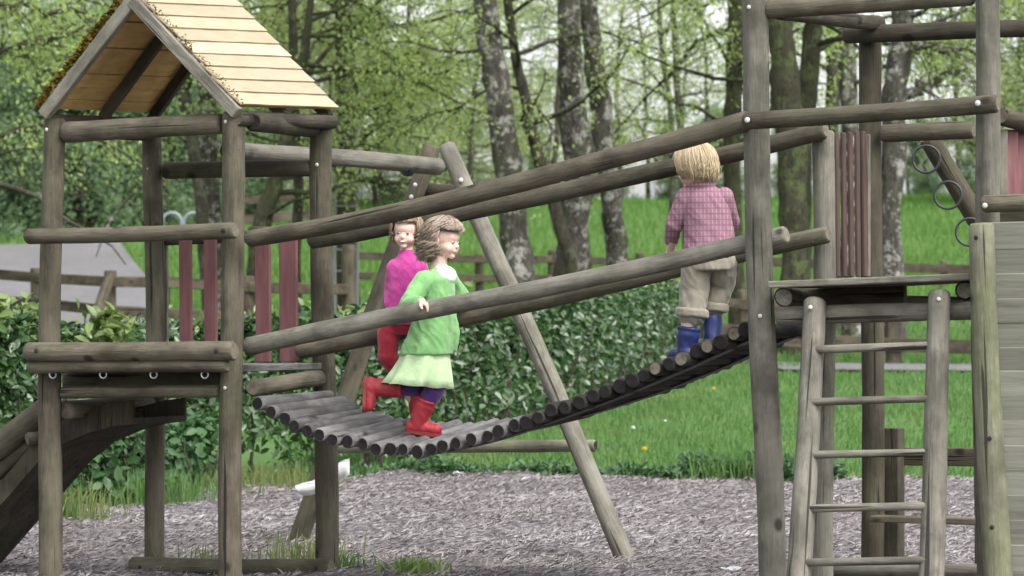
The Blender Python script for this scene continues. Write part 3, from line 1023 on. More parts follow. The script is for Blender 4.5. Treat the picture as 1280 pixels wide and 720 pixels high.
# ================================================================== the children
class Blob:
    def __init__(s): s.V, s.F = [], []

    def add(s, V, Fs):
        b = len(s.V); s.V += [tuple(v) for v in V]; s.F += [tuple(b + i for i in f) for f in Fs]

    def cap(s, p0, r0, p1=None, r1=None, seg=14):
        p0 = Vector(p0); p1 = Vector(p1) if p1 is not None else p0 + Vector((0, 0, .0005)); r1 = r0 if r1 is None else r1
        z = (p1 - p0); z = z.normalized() if z.length > 1e-7 else Vector((0, 0, 1))
        q = Vector((0, 0, 1)).rotation_difference(z)
        x, y = q @ Vector((1, 0, 0)), q @ Vector((0, 1, 0))
        V, Fs = [p0 - z * r0], []
        rings = [(p0, r0, a) for a in np.linspace(-75, 0, 5)] + [(p1, r1, a) for a in np.linspace(0, 75, 5)]
        for c, r, a in rings:
            for j in range(seg):
                b = 2 * math.pi * j / seg
                V.append(c + z * r * math.sin(R(a)) + (x * math.cos(b) + y * math.sin(b)) * r * math.cos(R(a)))
        V.append(p1 + z * r1)
        for j in range(seg): Fs.append((0, 1 + (j + 1) % seg, 1 + j))
        for k in range(len(rings) - 1):
            for j in range(seg):
                Fs.append((1 + k * seg + j, 1 + k * seg + (j + 1) % seg, 1 + (k + 1) * seg + (j + 1) % seg, 1 + (k + 1) * seg + j))
        l = 1 + (len(rings) - 1) * seg
        for j in range(seg): Fs.append((len(V) - 1, l + j, l + (j + 1) % seg))
        s.add(V, Fs)

    def chain(s, pts, rs):
        for i in range(len(pts) - 1): s.cap(pts[i], rs[i], pts[i + 1], rs[i + 1])

    def ell(s, m, c, r, seg=20):
        """ellipsoid in frame m at local centre c with radii r"""
        V, Fs = [], []
        n = 12
        V.append(m @ (Vector(c) + Vector((0, 0, -r[2]))))
        for k in range(1, n):
            a = -math.pi / 2 + math.pi * k / n
            for j in range(seg):
                b = 2 * math.pi * j / seg
                V.append(m @ Vector((c[0] + r[0] * math.cos(a) * math.cos(b), c[1] + r[1] * math.cos(a) * math.sin(b), c[2] + r[2] * math.sin(a))))
        V.append(m @ (Vector(c) + Vector((0, 0, r[2]))))
        for j in range(seg): Fs.append((0, 1 + (j + 1) % seg, 1 + j))
        for k in range(n - 2):
            for j in range(seg):
                Fs.append((1 + k * seg + j, 1 + k * seg + (j + 1) % seg, 1 + (k + 1) * seg + (j + 1) % seg, 1 + (k + 1) * seg + j))
        l = 1 + (n - 2) * seg
        for j in range(seg): Fs.append((len(V) - 1, l + j, l + (j + 1) % seg))
        s.add(V, Fs)

    def loft(s, rings, seg=28, ruffle=0, nr=9, ph=0):
        """closed solid through horizontal ellipses: (centre, rx, ry)"""
        V, Fs = [], []
        for k, (c, rx, ry) in enumerate(rings):
            f = ruffle * (k / (len(rings) - 1)) ** 1.5
            for j in range(seg):
                a = 2 * math.pi * j / seg
                w = 1 + f * math.sin(nr * a + ph + k * .2)
                V.append((c[0] + rx * w * math.cos(a), c[1] + ry * w * math.sin(a), c[2]))
        m = len(rings)
        for k in range(m - 1):
            for j in range(seg):
                Fs.append((k * seg + j, (k + 1) * seg + j, (k + 1) * seg + (j + 1) % seg, k * seg + (j + 1) % seg))
        Fs.append(tuple(range(seg))); Fs.append(tuple(range((m - 1) * seg, m * seg))[::-1])
        s.add(V, Fs)

    def build(s, name, parent, mat, voxel=.005, wrinkle=0, wscale=14, smooth=4, aniso=(1, 1, 1)):
        ctr = Vector(np.mean(np.array(s.V), 0))
        me = bpy.data.meshes.new('raw'); me.from_pydata([tuple(Vector(v) - ctr) for v in s.V], [], s.F); me.update()
        bm = bmesh.new(); bm.from_mesh(me); bmesh.ops.recalc_face_normals(bm, faces=bm.faces); bm.to_mesh(me); bm.free()
        tmp = bpy.data.objects.new('raw', me); COL.objects.link(tmp)
        md = tmp.modifiers.new('r', 'REMESH'); md.mode = 'VOXEL'; md.voxel_size = voxel
        if smooth:
            sm = tmp.modifiers.new('s', 'SMOOTH'); sm.factor = .5; sm.iterations = smooth
        dg = bpy.context.evaluated_depsgraph_get()
        out = bpy.data.meshes.new_from_object(tmp.evaluated_get(dg))
        bpy.data.objects.remove(tmp); bpy.data.meshes.remove(me)
        out.name = name
        if wrinkle:
            nn = len(out.vertices)
            co = np.empty(nn * 3, np.float32); no = np.empty(nn * 3, np.float32)
            out.vertices.foreach_get('co', co); out.vertex_normals.foreach_get('vector', no)
            co = co.reshape(-1, 3); no = no.reshape(-1, 3); dl = np.empty(nn, np.float32)
            for k, c in enumerate([Vector(q) for q in co.tolist()]):
                n1 = mnoise.noise(Vector((c.x * wscale * aniso[0] + 3, c.y * wscale * aniso[1], c.z * wscale * aniso[2])))
                n2 = 1 - abs(mnoise.noise(Vector((c.x * wscale * 1.7 * aniso[0] + c.z * 12, c.y * wscale * 1.7 * aniso[1], c.z * wscale * 1.2 * aniso[2] + 7)))) * 2
                dl[k] = wrinkle * (n1 * .7 + n2 * .55)
            out.vertices.foreach_set('co', (co + no * dl[:, None]).ravel())
            out.update()
        for p in out.polygons: p.use_smooth = True
        return new_obj(name, out, parent, Matrix.Translation(ctr), (mat,))


def head_frame(c, fwd, upv=Vector((0, 0, 1)), s=1.0):
    y = Vector(fwd).normalized(); x = y.cross(upv).normalized(); z = x.cross(y)
    m = Matrix.Identity(4)
    for i in range(3):
        m[i][0] = x[i] * s; m[i][1] = y[i] * s; m[i][2] = z[i] * s; m[i][3] = c[i]
    return m


def add_head(bl, m):
    bl.ell(m, (0, -.010, .024), (.074, .088, .080))
    bl.ell(m, (0, .019, -.026), (.059, .061, .060))
    bl.ell(m, (0, .036, .026), (.056, .045, .042))
    for s in (-1, 1):
        bl.ell(m, (s * .029, .046, -.034), (.027, .027, .027), 12)
        bl.ell(m, (s * .074, -.008, -.010), (.010, .018, .026), 12)
    bl.ell(m, (0, .057, -.072), (.020, .018, .015), 12)
    bl.cap(m @ Vector((0, .077, -.006)), .006, m @ Vector((0, .0845, -.022)), .0085, 10)
    bl.ell(m, (0, .074, -.045), (.021, .008, .010), 12)


def face_parts(parent, m, smile=False):
    mr = m
    for s in (-1, 1):
        b = Blob(); b.ell(Matrix.Identity(4), (0, 0, 0), (.0105, .005, .0048), 12)
        me = bpy.data.meshes.new('eye'); me.from_pydata(b.V, [], b.F); me.update()
        for p in me.polygons: p.use_smooth = True
        e = new_obj('eye', me, parent, mr @ Matrix.Translation((s * .028, .0722, .000)), (M_EYE,))
        b = Blob(); b.ell(Matrix.Identity(4), (0, 0, 0), (.0060, .0026, .0050), 10)
        me = bpy.data.meshes.new('iris'); me.from_pydata(b.V, [], b.F); me.update()
        new_obj('iris', me, e, mr @ Matrix.Translation((s * .028, .0762, .000)), (M_IRIS,))
    w_ = .020 if smile else .014
    pts = [(-w_, .0715, -.044 + (.006 if smile else 0)), (-w_ * .5, .0795, -.0475), (0, .082, -.049), (w_ * .5, .0795, -.0475), (w_, .0715, -.044 + (.006 if smile else 0))]
    b = Blob()
    b.chain([Vector(p) for p in pts], [.002, .0036, .0042, .0036, .002])
    me = bpy.data.meshes.new('mouth'); me.from_pydata(b.V, [], b.F); me.update()
    for p in me.polygons: p.use_smooth = True
    mo = new_obj('mouth', me, parent, mr, (M_LIP,))
    if smile:
        b = Blob(); b.ell(Matrix.Identity(4), (0, .0815, -.0465), (.014, .0045, .0036), 10)
        me = bpy.data.meshes.new('teeth'); me.from_pydata(b.V, [], b.F); me.update()
        new_obj('teeth', me, mo, mr, (M_TEETH,))


def add_hand(bl, wrist, d, back, side, s=.82, curl=(25, 45, 35), spread=1.0, thumb_curl=20):
    """palm and five fingers. d: direction of the hand, back: direction of the back of the hand, side: +1 thumb on (d x back)"""
    d = Vector(d).normalized(); back = Vector(back); back = (back - d * back.dot(d)).normalized(); lat = d.cross(back) * side
    w = Vector(wrist)
    for k in range(-1, 2):
        bl.cap(w + d * .006 * s + lat * k * .012 * s, .013 * s, w + d * .062 * s + lat * k * .020 * s, .0125 * s, 10)
    lens = (.058, .068, .063, .050)
    for i, L in enumerate(lens):
        o = (1.5 - i) * .0195 * s * spread
        p = w + d * .058 * s + lat * o
        dd = (d + lat * (1.5 - i) * .07 * spread).normalized()
        ang = 0
        for seg_, (f, r0, r1) in enumerate(((.45, .0082, .0078), (.32, .0078, .0073), (.23, .0073, .0066))):
            ang += R(curl[seg_] + i * 2)
            q = dd * math.cos(ang) - back * math.sin(ang)
            p2 = p + q * L * f * s
            bl.cap(p, r0 * s, p2, r1 * s, 10); p = p2
    # thumb leaves the side of the palm near its base
    p = w + d * .018 * s + lat * .018 * s
    q = (d * .7 + lat * .75 - back * .25).normalized()
    p2 = p + q * .036 * s; bl.cap(p, .012 * s, p2, .0095 * s, 10)
    q = (d * .95 + lat * .25 - back * math.sin(R(thumb_curl + 15))).normalized()
    p3 = p2 + q * .028 * s; bl.cap(p2, .0095 * s, p3, .0075 * s, 10)


def hair(parent, m, mat, seed, n, L_of, wave=0, thick=.0055, fringe=55, puff=1.0, gap=62, curl=0, cap_r=1.0):
    """strands combed down from the crown; L_of(azimuth deg) = how far below the ear line they reach"""
    g = np.random.default_rng(seed)
    V, Fs = [], []
    RX, RY, RZ = .083 * puff, .099 * puff, .090 * puff
    c0 = Vector((0, -.010, .022))
    for k in range(n):
        az = g.random() * 360 - 180                      # 0 = forward
        front = abs(az) < gap
        th0 = abs(g.normal(0, 14)) + 3
        th1 = (fringe + g.normal(0, 4)) if front else 96
        a = R(az)
        pts = []; rr = []
        ph = g.random() * 6.28; fq = g.uniform(.8, 1.25); amp = wave * g.uniform(.5, 1.3)
        lay = 1 + abs(g.normal(0, .04)); jit = Vector(g.normal(0, .008, 3))
        tn = 9
        for i in range(tn):
            th = R(th0 + (th1 - th0) * i / (tn - 1))
            x = math.sin(th) * math.sin(a); y = math.sin(th) * math.cos(a); z = math.cos(th)
            p = c0 + Vector((x * RX, y * RY, z * RZ)) * lay
            wv = amp * min(1, i / 4)
            p += Vector((math.cos(a), -math.sin(a), 0)) * wv * math.sin(i * fq + ph) + Vector((x, y, 0)) * wv * .6 * math.cos(i * fq + ph)
            pts.append(p); rr.append(thick * (1 if i else .6))
        if not front:
            L = L_of(abs(az)) * g.uniform(.75, 1.12)
            m2 = 7
            p = pts[-1]; outd = Vector((math.sin(a), math.cos(a), 0))
            for i in range(1, m2 + 1):
                f = i / m2
                wv = amp * (1 + f)
                q = p + Vector((0, 0, -L * f)) + outd * (-.024 * f * f + curl * f * f) + Vector((math.cos(a), -math.sin(a), 0)) * wv * math.sin((tn + i * 1.5) * fq + ph) + outd * wv * .7 * math.cos((tn + i * 1.5) * fq + ph)
                q = q + jit * f * f
                pts.append(q); rr.append(thick * (1 - .8 * f * f))
        else:
            rr[-1] *= .4; rr[-2] *= .8
        tube_arrays(V, Fs, pts, rr, 5)
    # a close cap under the strands
    b = Blob(); b.ell(Matrix.Identity(4), (0, -.014, .030), (.0765 * cap_r, .089 * cap_r, .079 * cap_r), 20)
    base = len(V)
    keep = []
    V2 = [v for v in b.V]
    for f in b.F:
        cz = sum(V2[i][2] for i in f) / len(f); cy = sum(V2[i][1] for i in f) / len(f)
        if cz > .045 or cy < -.01 - (.03 if cz < -.01 else 0):
            keep.append(tuple(base + i for i in f))
    V += V2; Fs = [tuple(f) for f in Fs] + keep
    me = bpy.data.meshes.new('hair'); me.from_pydata([tuple(v) for v in V], [], Fs); me.update()
    for p in me.polygons: p.use_smooth = True
    return new_obj('hair', me, parent, m, (mat,))


def boot(parent, top, ankle, toe, rt_, ra, rf, mat, name='boot', up_dir=None):
    b = Blob()
    top, ankle, toe = Vector(top), Vector(ankle), Vector(toe)
    b.chain([top, top.lerp(ankle, .5), ankle], [rt_, (rt_ + ra) / 2 * .98, ra])
    leg = (top - ankle).normalized()
    heel = ankle - (toe - ankle).normalized() * ra * .35 - leg * .008
    b.chain([heel, ankle.lerp(toe, .55), toe], [ra * .92, rf * 1.0, rf * .92])
    # rim
    x = leg.orthogonal().normalized(); y = leg.cross(x)
    for j in range(16):
        a0, a1 = 2 * math.pi * j / 16, 2 * math.pi * (j + 1) / 16
        c = top + leg * rt_ * .55
        b.cap(c + (x * math.cos(a0) + y * math.sin(a0)) * rt_ * .92, .007, c + (x * math.cos(a1) + y * math.sin(a1)) * rt_ * .92, .007, 8)
    o = b.build(name, parent, mat, .005, .0035, 16, 3)
    # the sole, a slab under the foot
    d = (toe - heel).normalized(); n = leg - d * leg.dot(d); n.normalize(); lat = d.cross(n)
    bm = bmesh.new(); rows = []
    Lf = (toe - heel).length
    prof_ = []
    for k in range(10): a = math.pi / 2 + math.pi * k / 9; prof_.append((ra * .95 * math.cos(a), ra * .86 * math.sin(a)))
    for k in range(10): a = -math.pi / 2 + math.pi * k / 9; prof_.append((Lf + rf * 1.08 * math.cos(a), rf * 1.06 * math.sin(a)))
    for off_ in (-rf * .98, -rf * .98 + .017):
        rows.append([bm.verts.new(d * x_ + lat * y_ + n * off_) for x_, y_ in prof_])
    m_ = len(prof_)
    for k in range(m_): bm.faces.new((rows[0][k], rows[0][(k + 1) % m_], rows[1][(k + 1) % m_], rows[1][k]))
    bm.faces.new(rows[0][::-1]); bm.faces.new(rows[1])
    bmesh.ops.recalc_face_normals(bm, faces=bm.faces)
    bm_obj('sole', bm, o, Matrix.Translation(heel), (M_SOLEB if mat == M_BLUEBOOT else M_SOLE,))
    return o


TR = []
for x in xs:
    a, b = tread_axis(x)
    TR.append(((a - PB).dot(EW), a.z, b.z))


def surf(P):
    """top of the treads under P"""
    t_ = (P - PB).dot(EW); o_ = (P - PB).dot(EP)
    za = np.interp(t_, [q[0] for q in TR], [q[1] for q in TR]); zb = np.interp(t_, [q[0] for q in TR], [q[2] for q in TR])
    return float(za + (zb - za) * (o_ - OFF0) / (OFF1 - OFF0)) + .033


# ---------------------------------------------------------------- girl running in green
fp = pix(526, 540, .36); gz = surf(fp)
D1 = fp.y
J = lambda x, y, dd=0: at(x, y, D1 + dd)
foot_shift = gz - J(526, 546).z          # lift so that the sole meets the treads
SH = Vector((0, 0, foot_shift))
print('girl foot shift', foot_shift, 'depth', D1)
gp = thing('person', 'girl running right in a green jumper, pale green skirt and red boots', 'person', (fp.x, fp.y, gz))
hm = head_frame(J(555, 301), (.84, -.46, -.14), Vector((.05, 0, 1)), .93)
b = Blob(); add_head(b, hm)
b.chain([J(550, 325), J(546, 345)], [.036, .040])
b.ell(Matrix.Translation(J(544, 372)), (0, 0, 0), (.070, .088, .10)); b.ell(Matrix.Translation(J(536, 420)), (0, 0, 0), (.072, .088, .10))
rw = pix(527, 377.5, .085); ra_ = pix(538, 380, .06)
b.chain([J(529, 352, -.09), J(508, 386, -.14), rw], [.034, .027, .020])
add_hand(b, rw, ra_ - rw + Vector((.02, -.02, -.008)), (0.1, -.2, 1), 1, .85, (12, 40, 40))
fwr = J(590, 377, .26)
b.chain([J(561, 350, .09), J(577, 372, .15), fwr], [.033, .026, .019])
add_hand(b, fwr, (1, .35, -.2), (0, .1, 1), -1, .85, (20, 45, 40))
b.chain([J(534, 440, -.045), J(543, 487, -.05), J(526, 520, -.02)], [.060, .046, .034])
b.chain([J(528, 440, .045), J(521, 482, .03), J(476, 484, .03)], [.060, .044, .032])
b.build('body', gp, M_SKIN, .0038)
face_parts(gp, hm)
hair(gp, hm, M_BROWN, 5, 1900, lambda a: .075 + .045 * min(1, max(0, (a - 60) / 70)), .015, .0030, 63, 1.10, 84, .012)
b = Blob()
c = lambda x, y, dd=0: J(x, y, dd)
b.loft([(c(546, 337), .046, .058), (c(546, 342), .068, .090), (c(546, 349), .082, .108), (c(545, 365), .090, .108), (c(543, 385), .092, .104), (c(541, 402), .100, .108), (c(538, 420), .112, .118), (c(534, 434), .124, .128), (c(532, 443), .130, .134)], 30, .05, 7)
b.chain([c(530, 351, -.085), c(508, 384, -.135), rw + (J(508, 386, -.14) - rw).normalized() * .03], [.048, .042, .032])
b.chain([c(561, 350, .085), c(577, 371, .145), fwr - Vector((.04, .02, 0))], [.046, .038, .030])
b.chain([c(561, 385), c(566, 415), c(566, 436)], [.030, .030, .018])
b.build('tunic', gp, M_GREENK, .005, .008, 13, 3, (1, 1, .7))
b = Blob(); b.ell(head_frame(J(557, 344, -.04), (.75, -.6, 0.30)), (0, .004, 0), (.064, .036, .046)); b.chain([J(549.5, 335), J(551, 340)], [.040, .046])
b.build('undershirt', gp, M_WHITET, .005, .002)


def skirt(parent, rings, mat, ruf, nr, seed):
    seg = 96; V, Fs = [], []
    for k, (c, rx, ry, tilt) in enumerate(rings):
        f = ruf * (k / (len(rings) - 1)) ** 1.3
        for j in range(seg):
            a = 2 * math.pi * j / seg
            w = 1 + f * (math.sin(nr * a + seed) + .5 * math.sin((nr * 2 - 3) * a + k * .25))
            V.append((c.x + rx * w * math.cos(a), c.y + ry * w * math.sin(a), c.z + tilt * math.cos(a) + f * .03 * math.sin(nr * a)))
    for k in range(len(rings) - 1):
        for j in range(seg):
            Fs.append((k * seg + j, (k + 1) * seg + j, (k + 1) * seg + (j + 1) % seg, k * seg + (j + 1) % seg))
    ctr = rings[0][0]
    bm = bmesh.new(); vs = [bm.verts.new(Vector(v) - ctr) for v in V]
    for f in Fs: bm.faces.new([vs[i] for i in f])
    bmesh.ops.recalc_face_normals(bm, faces=bm.faces)
    bmesh.ops.solidify(bm, geom=bm.faces[:], thickness=.004)
    return bm_obj('skirt', bm, parent, Matrix.Translation(ctr), (mat,), True)


skirt(gp, [(c(533, 428), .104, .110, 0), (c(532, 438), .112, .118, 0), (c(530, 449), .122, .126, .0), (c(527, 461), .137, .134, -.004), (c(524, 472), .150, .142, -.010), (c(521, 482), .162, .148, -.016)], M_SKIRT, .075, 8, 1.0)
b = Blob()
b.chain([J(534, 436, -.045), J(543.5, 487, -.05), J(535, 501, -.04)], [.066, .052, .044])
b.chain([J(528, 436, .045), J(521, 483, .03), J(488, 484, .03)], [.066, .050, .040])
b.build('leggings', gp, M_PURPLE, .005, .003)
boot(gp, J(531, 506, -.035), J(521, 533, -.01) + SH * .5, J(545, 540, -.025) + SH, .050, .040, .031, M_REDBOOT)
boot(gp, J(493, 484, .03), J(464, 484, .03), J(461, 507, .02), .050, .041, .031, M_REDBOOT)

# ---------------------------------------------------------------- girl in magenta behind her
fp2 = pix(524, 520, .62); gz2 = surf(fp2)
D2 = fp2.y
K = lambda x, y, dd=0: at(x, y, D2 + dd)
g2 = thing('person', 'smiling girl in a magenta top and red trousers, half hidden behind the girl in green', 'person', (fp2.x, fp2.y, gz2))
hm2 = head_frame(K(508, 291), (-.22, -.97, -.06), Vector((.06, 0, 1)), .88)
b = Blob(); add_head(b, hm2)
b.chain([K(508, 306), K(508, 332)], [.032, .038])
b.ell(Matrix.Translation(K(508, 362)), (0, 0, 0), (.085, .062, .10)); b.ell(Matrix.Translation(K(507, 398)), (0, 0, 0), (.068, .054, .06))
w2 = K(487, 384, -.02)
b.chain([K(493, 335), K(489, 364, .02), w2], [.032, .026, .019])
add_hand(b, w2, (-.25, -.1, -1), (-1, -.2, .2), 1, .85, (15, 25, 20))
w3 = K(527, 390, .10)
b.chain([K(525, 336), K(531, 368, .05), w3], [.032, .026, .019])
add_hand(b, w3, (.1, .2, -1), (1, -.2, .2), -1, .85, (15, 25, 20))
an1 = K(521, 507, .02); an2 = K(529, 508, .06)
b.chain([K(488, 406), K(485, 446, -.03), an1], [.044, .036, .028])
b.chain([K(520, 406), K(527, 455, .02), an2], [.044, .036, .028])
b.build('body', g2, M_SKIN, .0038)
face_parts(g2, hm2, True)
hair(g2, hm2, M_DBROWN, 9, 1300, lambda a: .045 + .03 * min(1, max(0, (a - 60) / 60)), .005, .0029, 60, 1.05, 58)
b = Blob()
c = lambda x, y, dd=0: K(x, y, dd)
b.loft([(c(508, 313), .036, .036), (c(508, 320), .044, .044), (c(508, 327), .072, .058), (c(508, 336), .092, .070), (c(508, 362), .094, .078), (c(507, 385), .094, .080), (c(505, 406), .100, .084)], 28)
b.chain([c(494, 335), c(489.5, 364, .02), w2 + (K(489, 364, .02) - w2).normalized() * .02], [.045, .038, .030])
b.chain([c(524, 336), c(530.5, 367, .05), w3 + Vector((0, 0, .03))], [.045, .038, .030])
b.build('jumper', g2, M_MAGENTA, .005, .005, 13)
b = Blob()
b.loft([(c(507, 396), .086, .074), (c(506, 410), .086, .074), (c(506, 418), .070, .062)], 28)
b.chain([K(487, 408), K(484, 446, -.03), K(515, 486, .005)], [.060, .046, .036])
b.chain([K(520, 408), K(527, 455, .02), K(528, 488, .05)], [.060, .048, .036])
b.build('trousers', g2, M_REDTR, .005, .005, 14)
f1_ = an1.copy(); f1_.z = surf(an1) + .034; f2_ = an2.copy(); f2_.z = surf(an2) + .034
boot(g2, K(519, 493, .01), f1_ + Vector((0, 0, .012)), f1_ + Vector((.0, -.085, 0)), .038, .032, .027, M_REDBOOT)
boot(g2, K(529, 494, .05), f2_ + Vector((0, 0, .012)), f2_ + Vector((-.005, -.085, 0)), .038, .032, .027, M_REDBOOT)

# ---------------------------------------------------------------- boy in the checked shirt
fp3 = pix(857, 440, .45); D3 = fp3.y
B_ = lambda x, y, dd=0: at(x, y, D3 + dd)
print('boy surf y', surf(fp3), B_(857, 446).z, surf(pix(890, 430, .58)), B_(890, 424, .1).z)
bp = thing('person', 'fair-haired boy in pink checked shirt and blue boots, back turned, on the bridge', 'person', (fp3.x, fp3.y, surf(fp3)))
hm3 = head_frame(B_(868, 210), (-.84, .50, -.22), Vector((-.06, .06, 1)), .96)
b = Blob(); add_head(b, hm3)
b.chain([B_(872, 226), B_(878, 242)], [.038, .042])
b.ell(Matrix.Translation(B_(883, 268)), (0, 0, 0), (.096, .068, .11)); b.ell(Matrix.Translation(B_(888, 312)), (0, 0, 0), (.096, .075, .09))
w4 = B_(838, 312, .14); w5 = B_(908, 303, .20)
b.chain([B_(856, 248), B_(843, 282, .03), w4], [.034, .028, .020])
add_hand(b, w4, (-.1, .35, -.9), (-.6, -.8, 0), -1, .85, (25, 40, 35))
b.chain([B_(906, 249), B_(914, 278, .08), w5], [.034, .028, .020])
add_hand(b, w5, (-.05, .6, -.75), (.7, -.6, 0), 1, .85, (25, 40, 35))
bf1 = fp3.copy(); bf1.z = surf(fp3) + .034
r2 = pix(890, 420, .56); bf2 = r2.copy(); bf2.z = surf(r2) + .034
b.chain([B_(871, 322), B_(868, 362, .02), B_(862, 400, .0), bf1 + Vector((0, 0, .03))], [.062, .046, .038, .032])
b.chain([B_(906, 320), B_(904, 354, .09), B_(893, 388, .09), bf2 + Vector((0, 0, .03))], [.062, .046, .038, .032])
b.build('body', bp, M_SKIN, .0038)
face_parts(bp, hm3)
hair(bp, hm3, M_BLOND, 15, 2100, lambda a: .052 + .030 * min(1, max(0, (a - 60) / 80)), .003, .0026, 62, 1.08, 55)
b = Blob()
c = lambda x, y, dd=0: B_(x, y, dd)
b.loft([(c(878, 231), .044, .046), (c(879, 235), .062, .054), (c(880, 241), .088, .066), (c(881, 249), .102, .076), (c(883, 262), .106, .080), (c(885, 280), .108, .082), (c(887, 300), .114, .086), (c(887, 318), .120, .090), (c(887, 323), .118, .088)], 30, .03, 6)
b.chain([c(857, 247), c(843, 281, .03), w4 + Vector((.003, -.03, .045))], [.047, .040, .032])
b.chain([c(905, 247), c(914, 277, .08), w5 + Vector((0, -.03, .04))], [.047, .040, .032])
# collar
for j in range(14):
    a0, a1 = 2 * math.pi * j / 14, 2 * math.pi * (j + 1) / 14
    cc = c(877, 231)
    b.cap(cc + Vector((math.cos(a0) * .050, math.sin(a0) * .050, .004 * math.sin(a0))), .014, cc + Vector((math.cos(a1) * .050, math.sin(a1) * .050, .004 * math.sin(a1))), .014, 8)
b.build('shirt', bp, M_CHECK, .005, .0075, 11, 3, (1, 1, .8))
b = Blob()
b.loft([(c(887, 308), .108, .082), (c(887, 324), .114, .088), (c(887, 338), .106, .088)], 28)
b.chain([B_(870, 328), B_(868, 362, .02), B_(865, 392, .0)], [.070, .066, .063])
b.chain([B_(904, 326), B_(902, 354, .09), B_(892, 384, .09)], [.066, .060, .053])
b.build('trousers', bp, M_KHAKI, .005, .0085, 11, 3, (1.3, 1, .8))


def cuff(cx, cy, dd, rx, ry):
    b = Blob(); cc = B_(cx, cy, dd)
    for j in range(18):
        a0, a1 = 2 * math.pi * j / 18, 2 * math.pi * (j + 1) / 18
        for dz in (-.008, .008):
            b.cap(cc + Vector((math.cos(a0) * rx, math.sin(a0) * ry, dz - .10 * rx * math.cos(a0))), .013, cc + Vector((math.cos(a1) * rx, math.sin(a1) * ry, dz - .10 * rx * math.cos(a1))), .013, 8)
    return b.build('rolled_cuff', bp, M_KHAKI, .005, .004, 14)


cuff(865, 391, 0, .066, .064); cuff(893, 384, .09, .054, .054)
boot(bp, B_(860, 419, .0), bf1 + Vector((0, 0, .012)), bf1 + Vector((-.05, .08, 0)), .054, .042, .031, M_BLUEBOOT)
boot(bp, B_(890, 397, .09), bf2 + Vector((0, 0, .012)), bf2 + Vector((-.04, .085, .01)), .048, .040, .031, M_BLUEBOOT)
# ================================================================== ground
ys = np.concatenate([np.arange(2, 26, .8), np.arange(26, 70, 1.2), np.arange(70, 140, 2.5), np.arange(140, 950, 30)])
xs_ = np.concatenate([np.arange(-300, -40, 20), np.arange(-40, 40.1, 1.0), np.arange(60, 301, 20)])
X, Y = np.meshgrid(xs_, ys)
Z = height(X, Y)
V = np.stack([X, Y, Z], -1).reshape(-1, 3)
nx = len(xs_)
ii, jj = np.meshgrid(np.arange(len(ys) - 1), np.arange(nx - 1), indexing='ij')
q0 = (ii * nx + jj).ravel()
Fq = np.stack([q0, q0 + 1, q0 + nx + 1, q0 + nx], 1)
tag(new_obj('ground', np_mesh('ground', V, Fq, True), None, None, (M_GROUND,)), kind='structure')


def edge_y(x):
    """far edge of the mulch"""
    px = 640 + x / 25.4 * F
    return np.interp(px, [-200, 0, 250, 400, 470, 700, 940, 1400], [17.5, 21.0, 23.0, 25.0, 26.3, 25.6, 24.9, 24.6]) + .12 * np.sin(x * 5.1) + .07 * np.sin(x * 13.3 + 1)


# mulch bed, slightly uneven
gx = np.arange(-9, 9.01, .12)
rowsv = []
nt = 110
for i in range(nt + 1):
    t_ = i / nt
    yy = 9 + (edge_y(gx) - 9) * t_
    zz = .04 + height(gx, yy) * 0 + np.interp(yy, [17.5, 24], [-.05, 0]) + .018 * np.sin(gx * 2.1 + yy * 1.3) + .012 * np.sin(gx * 5.3 - yy * 3.1) - (.035 if i == nt else 0)
    rowsv.append(np.stack([gx, yy, zz], 1))
V = np.concatenate(rowsv)
nx = len(gx)
ii, jj = np.meshgrid(np.arange(nt), np.arange(nx - 1), indexing='ij')
q0 = (ii * nx + jj).ravel()
tag(new_obj('playground_ground', np_mesh('playground_ground', V, np.stack([q0, q0 + 1, q0 + nx + 1, q0 + nx], 1), True), None, None, (M_MULCH,)), kind='structure')


def mulch_z(x, y):
    return .04 + np.interp(y, [17.5, 24], [-.05, 0]) + .018 * np.sin(x * 2.1 + y * 1.3) + .012 * np.sin(x * 5.3 - y * 3.1)


def quads_obj(name, C, U, W, mat, fold=None, parent=None, kind=None):
    """rhombus leaves: C centres of base, U long axis vectors, W half-width vectors"""
    n = len(C)
    N = np.cross(U, W); N /= np.linalg.norm(N, axis=1, keepdims=True) + 1e-9
    wl = np.linalg.norm(W, axis=1, keepdims=True)
    f = (fold if fold is not None else .35)
    V = np.stack([C, C + U * .45 + W + N * wl * f, C + U, C + U * .45 - W + N * wl * f], 1).reshape(-1, 3)
    Fq = np.arange(n * 4).reshape(n, 4)
    ctr = C.mean(0)
    me = np_mesh(name, V - ctr, Fq)
    o = new_obj(name, me, parent, Matrix.Translation(Vector(ctr)), (mat,))
    if kind: o['kind'] = kind
    return o


def rand_dirs(n, g):
    v = g.normal(size=(n, 3)); return v / np.linalg.norm(v, axis=1, keepdims=True)


# chips and shreds of bark
g = np.random.default_rng(11)
n = 150000
yy = 13.5 + (1 - np.sqrt(g.random(n))) * 0 + g.random(n) ** .8 * 13.2
xx = (g.random(n) * 2 - 1) * yy * .19
k = yy < edge_y(xx) + .05
xx, yy = xx[k], yy[k]; n = len(xx)
zz = mulch_z(xx, yy) + .004
az = g.normal(0, .75, n) + np.where(g.random(n) < .3, 1.3, 0); el = np.abs(g.normal(0, .22, n))
ln = g.gamma(2.2, .015, n) + .012; wd = g.uniform(.0015, .0042, n)
U = np.stack([np.cos(az) * np.cos(el), np.sin(az) * np.cos(el), np.sin(el)], 1) * ln[:, None]
W = np.stack([-np.sin(az), np.cos(az), g.normal(0, .5, n)], 1) * wd[:, None]
quads_obj('wood_chips', np.stack([xx, yy, zz], 1), U, W, M_CHIP, .5, kind='stuff')


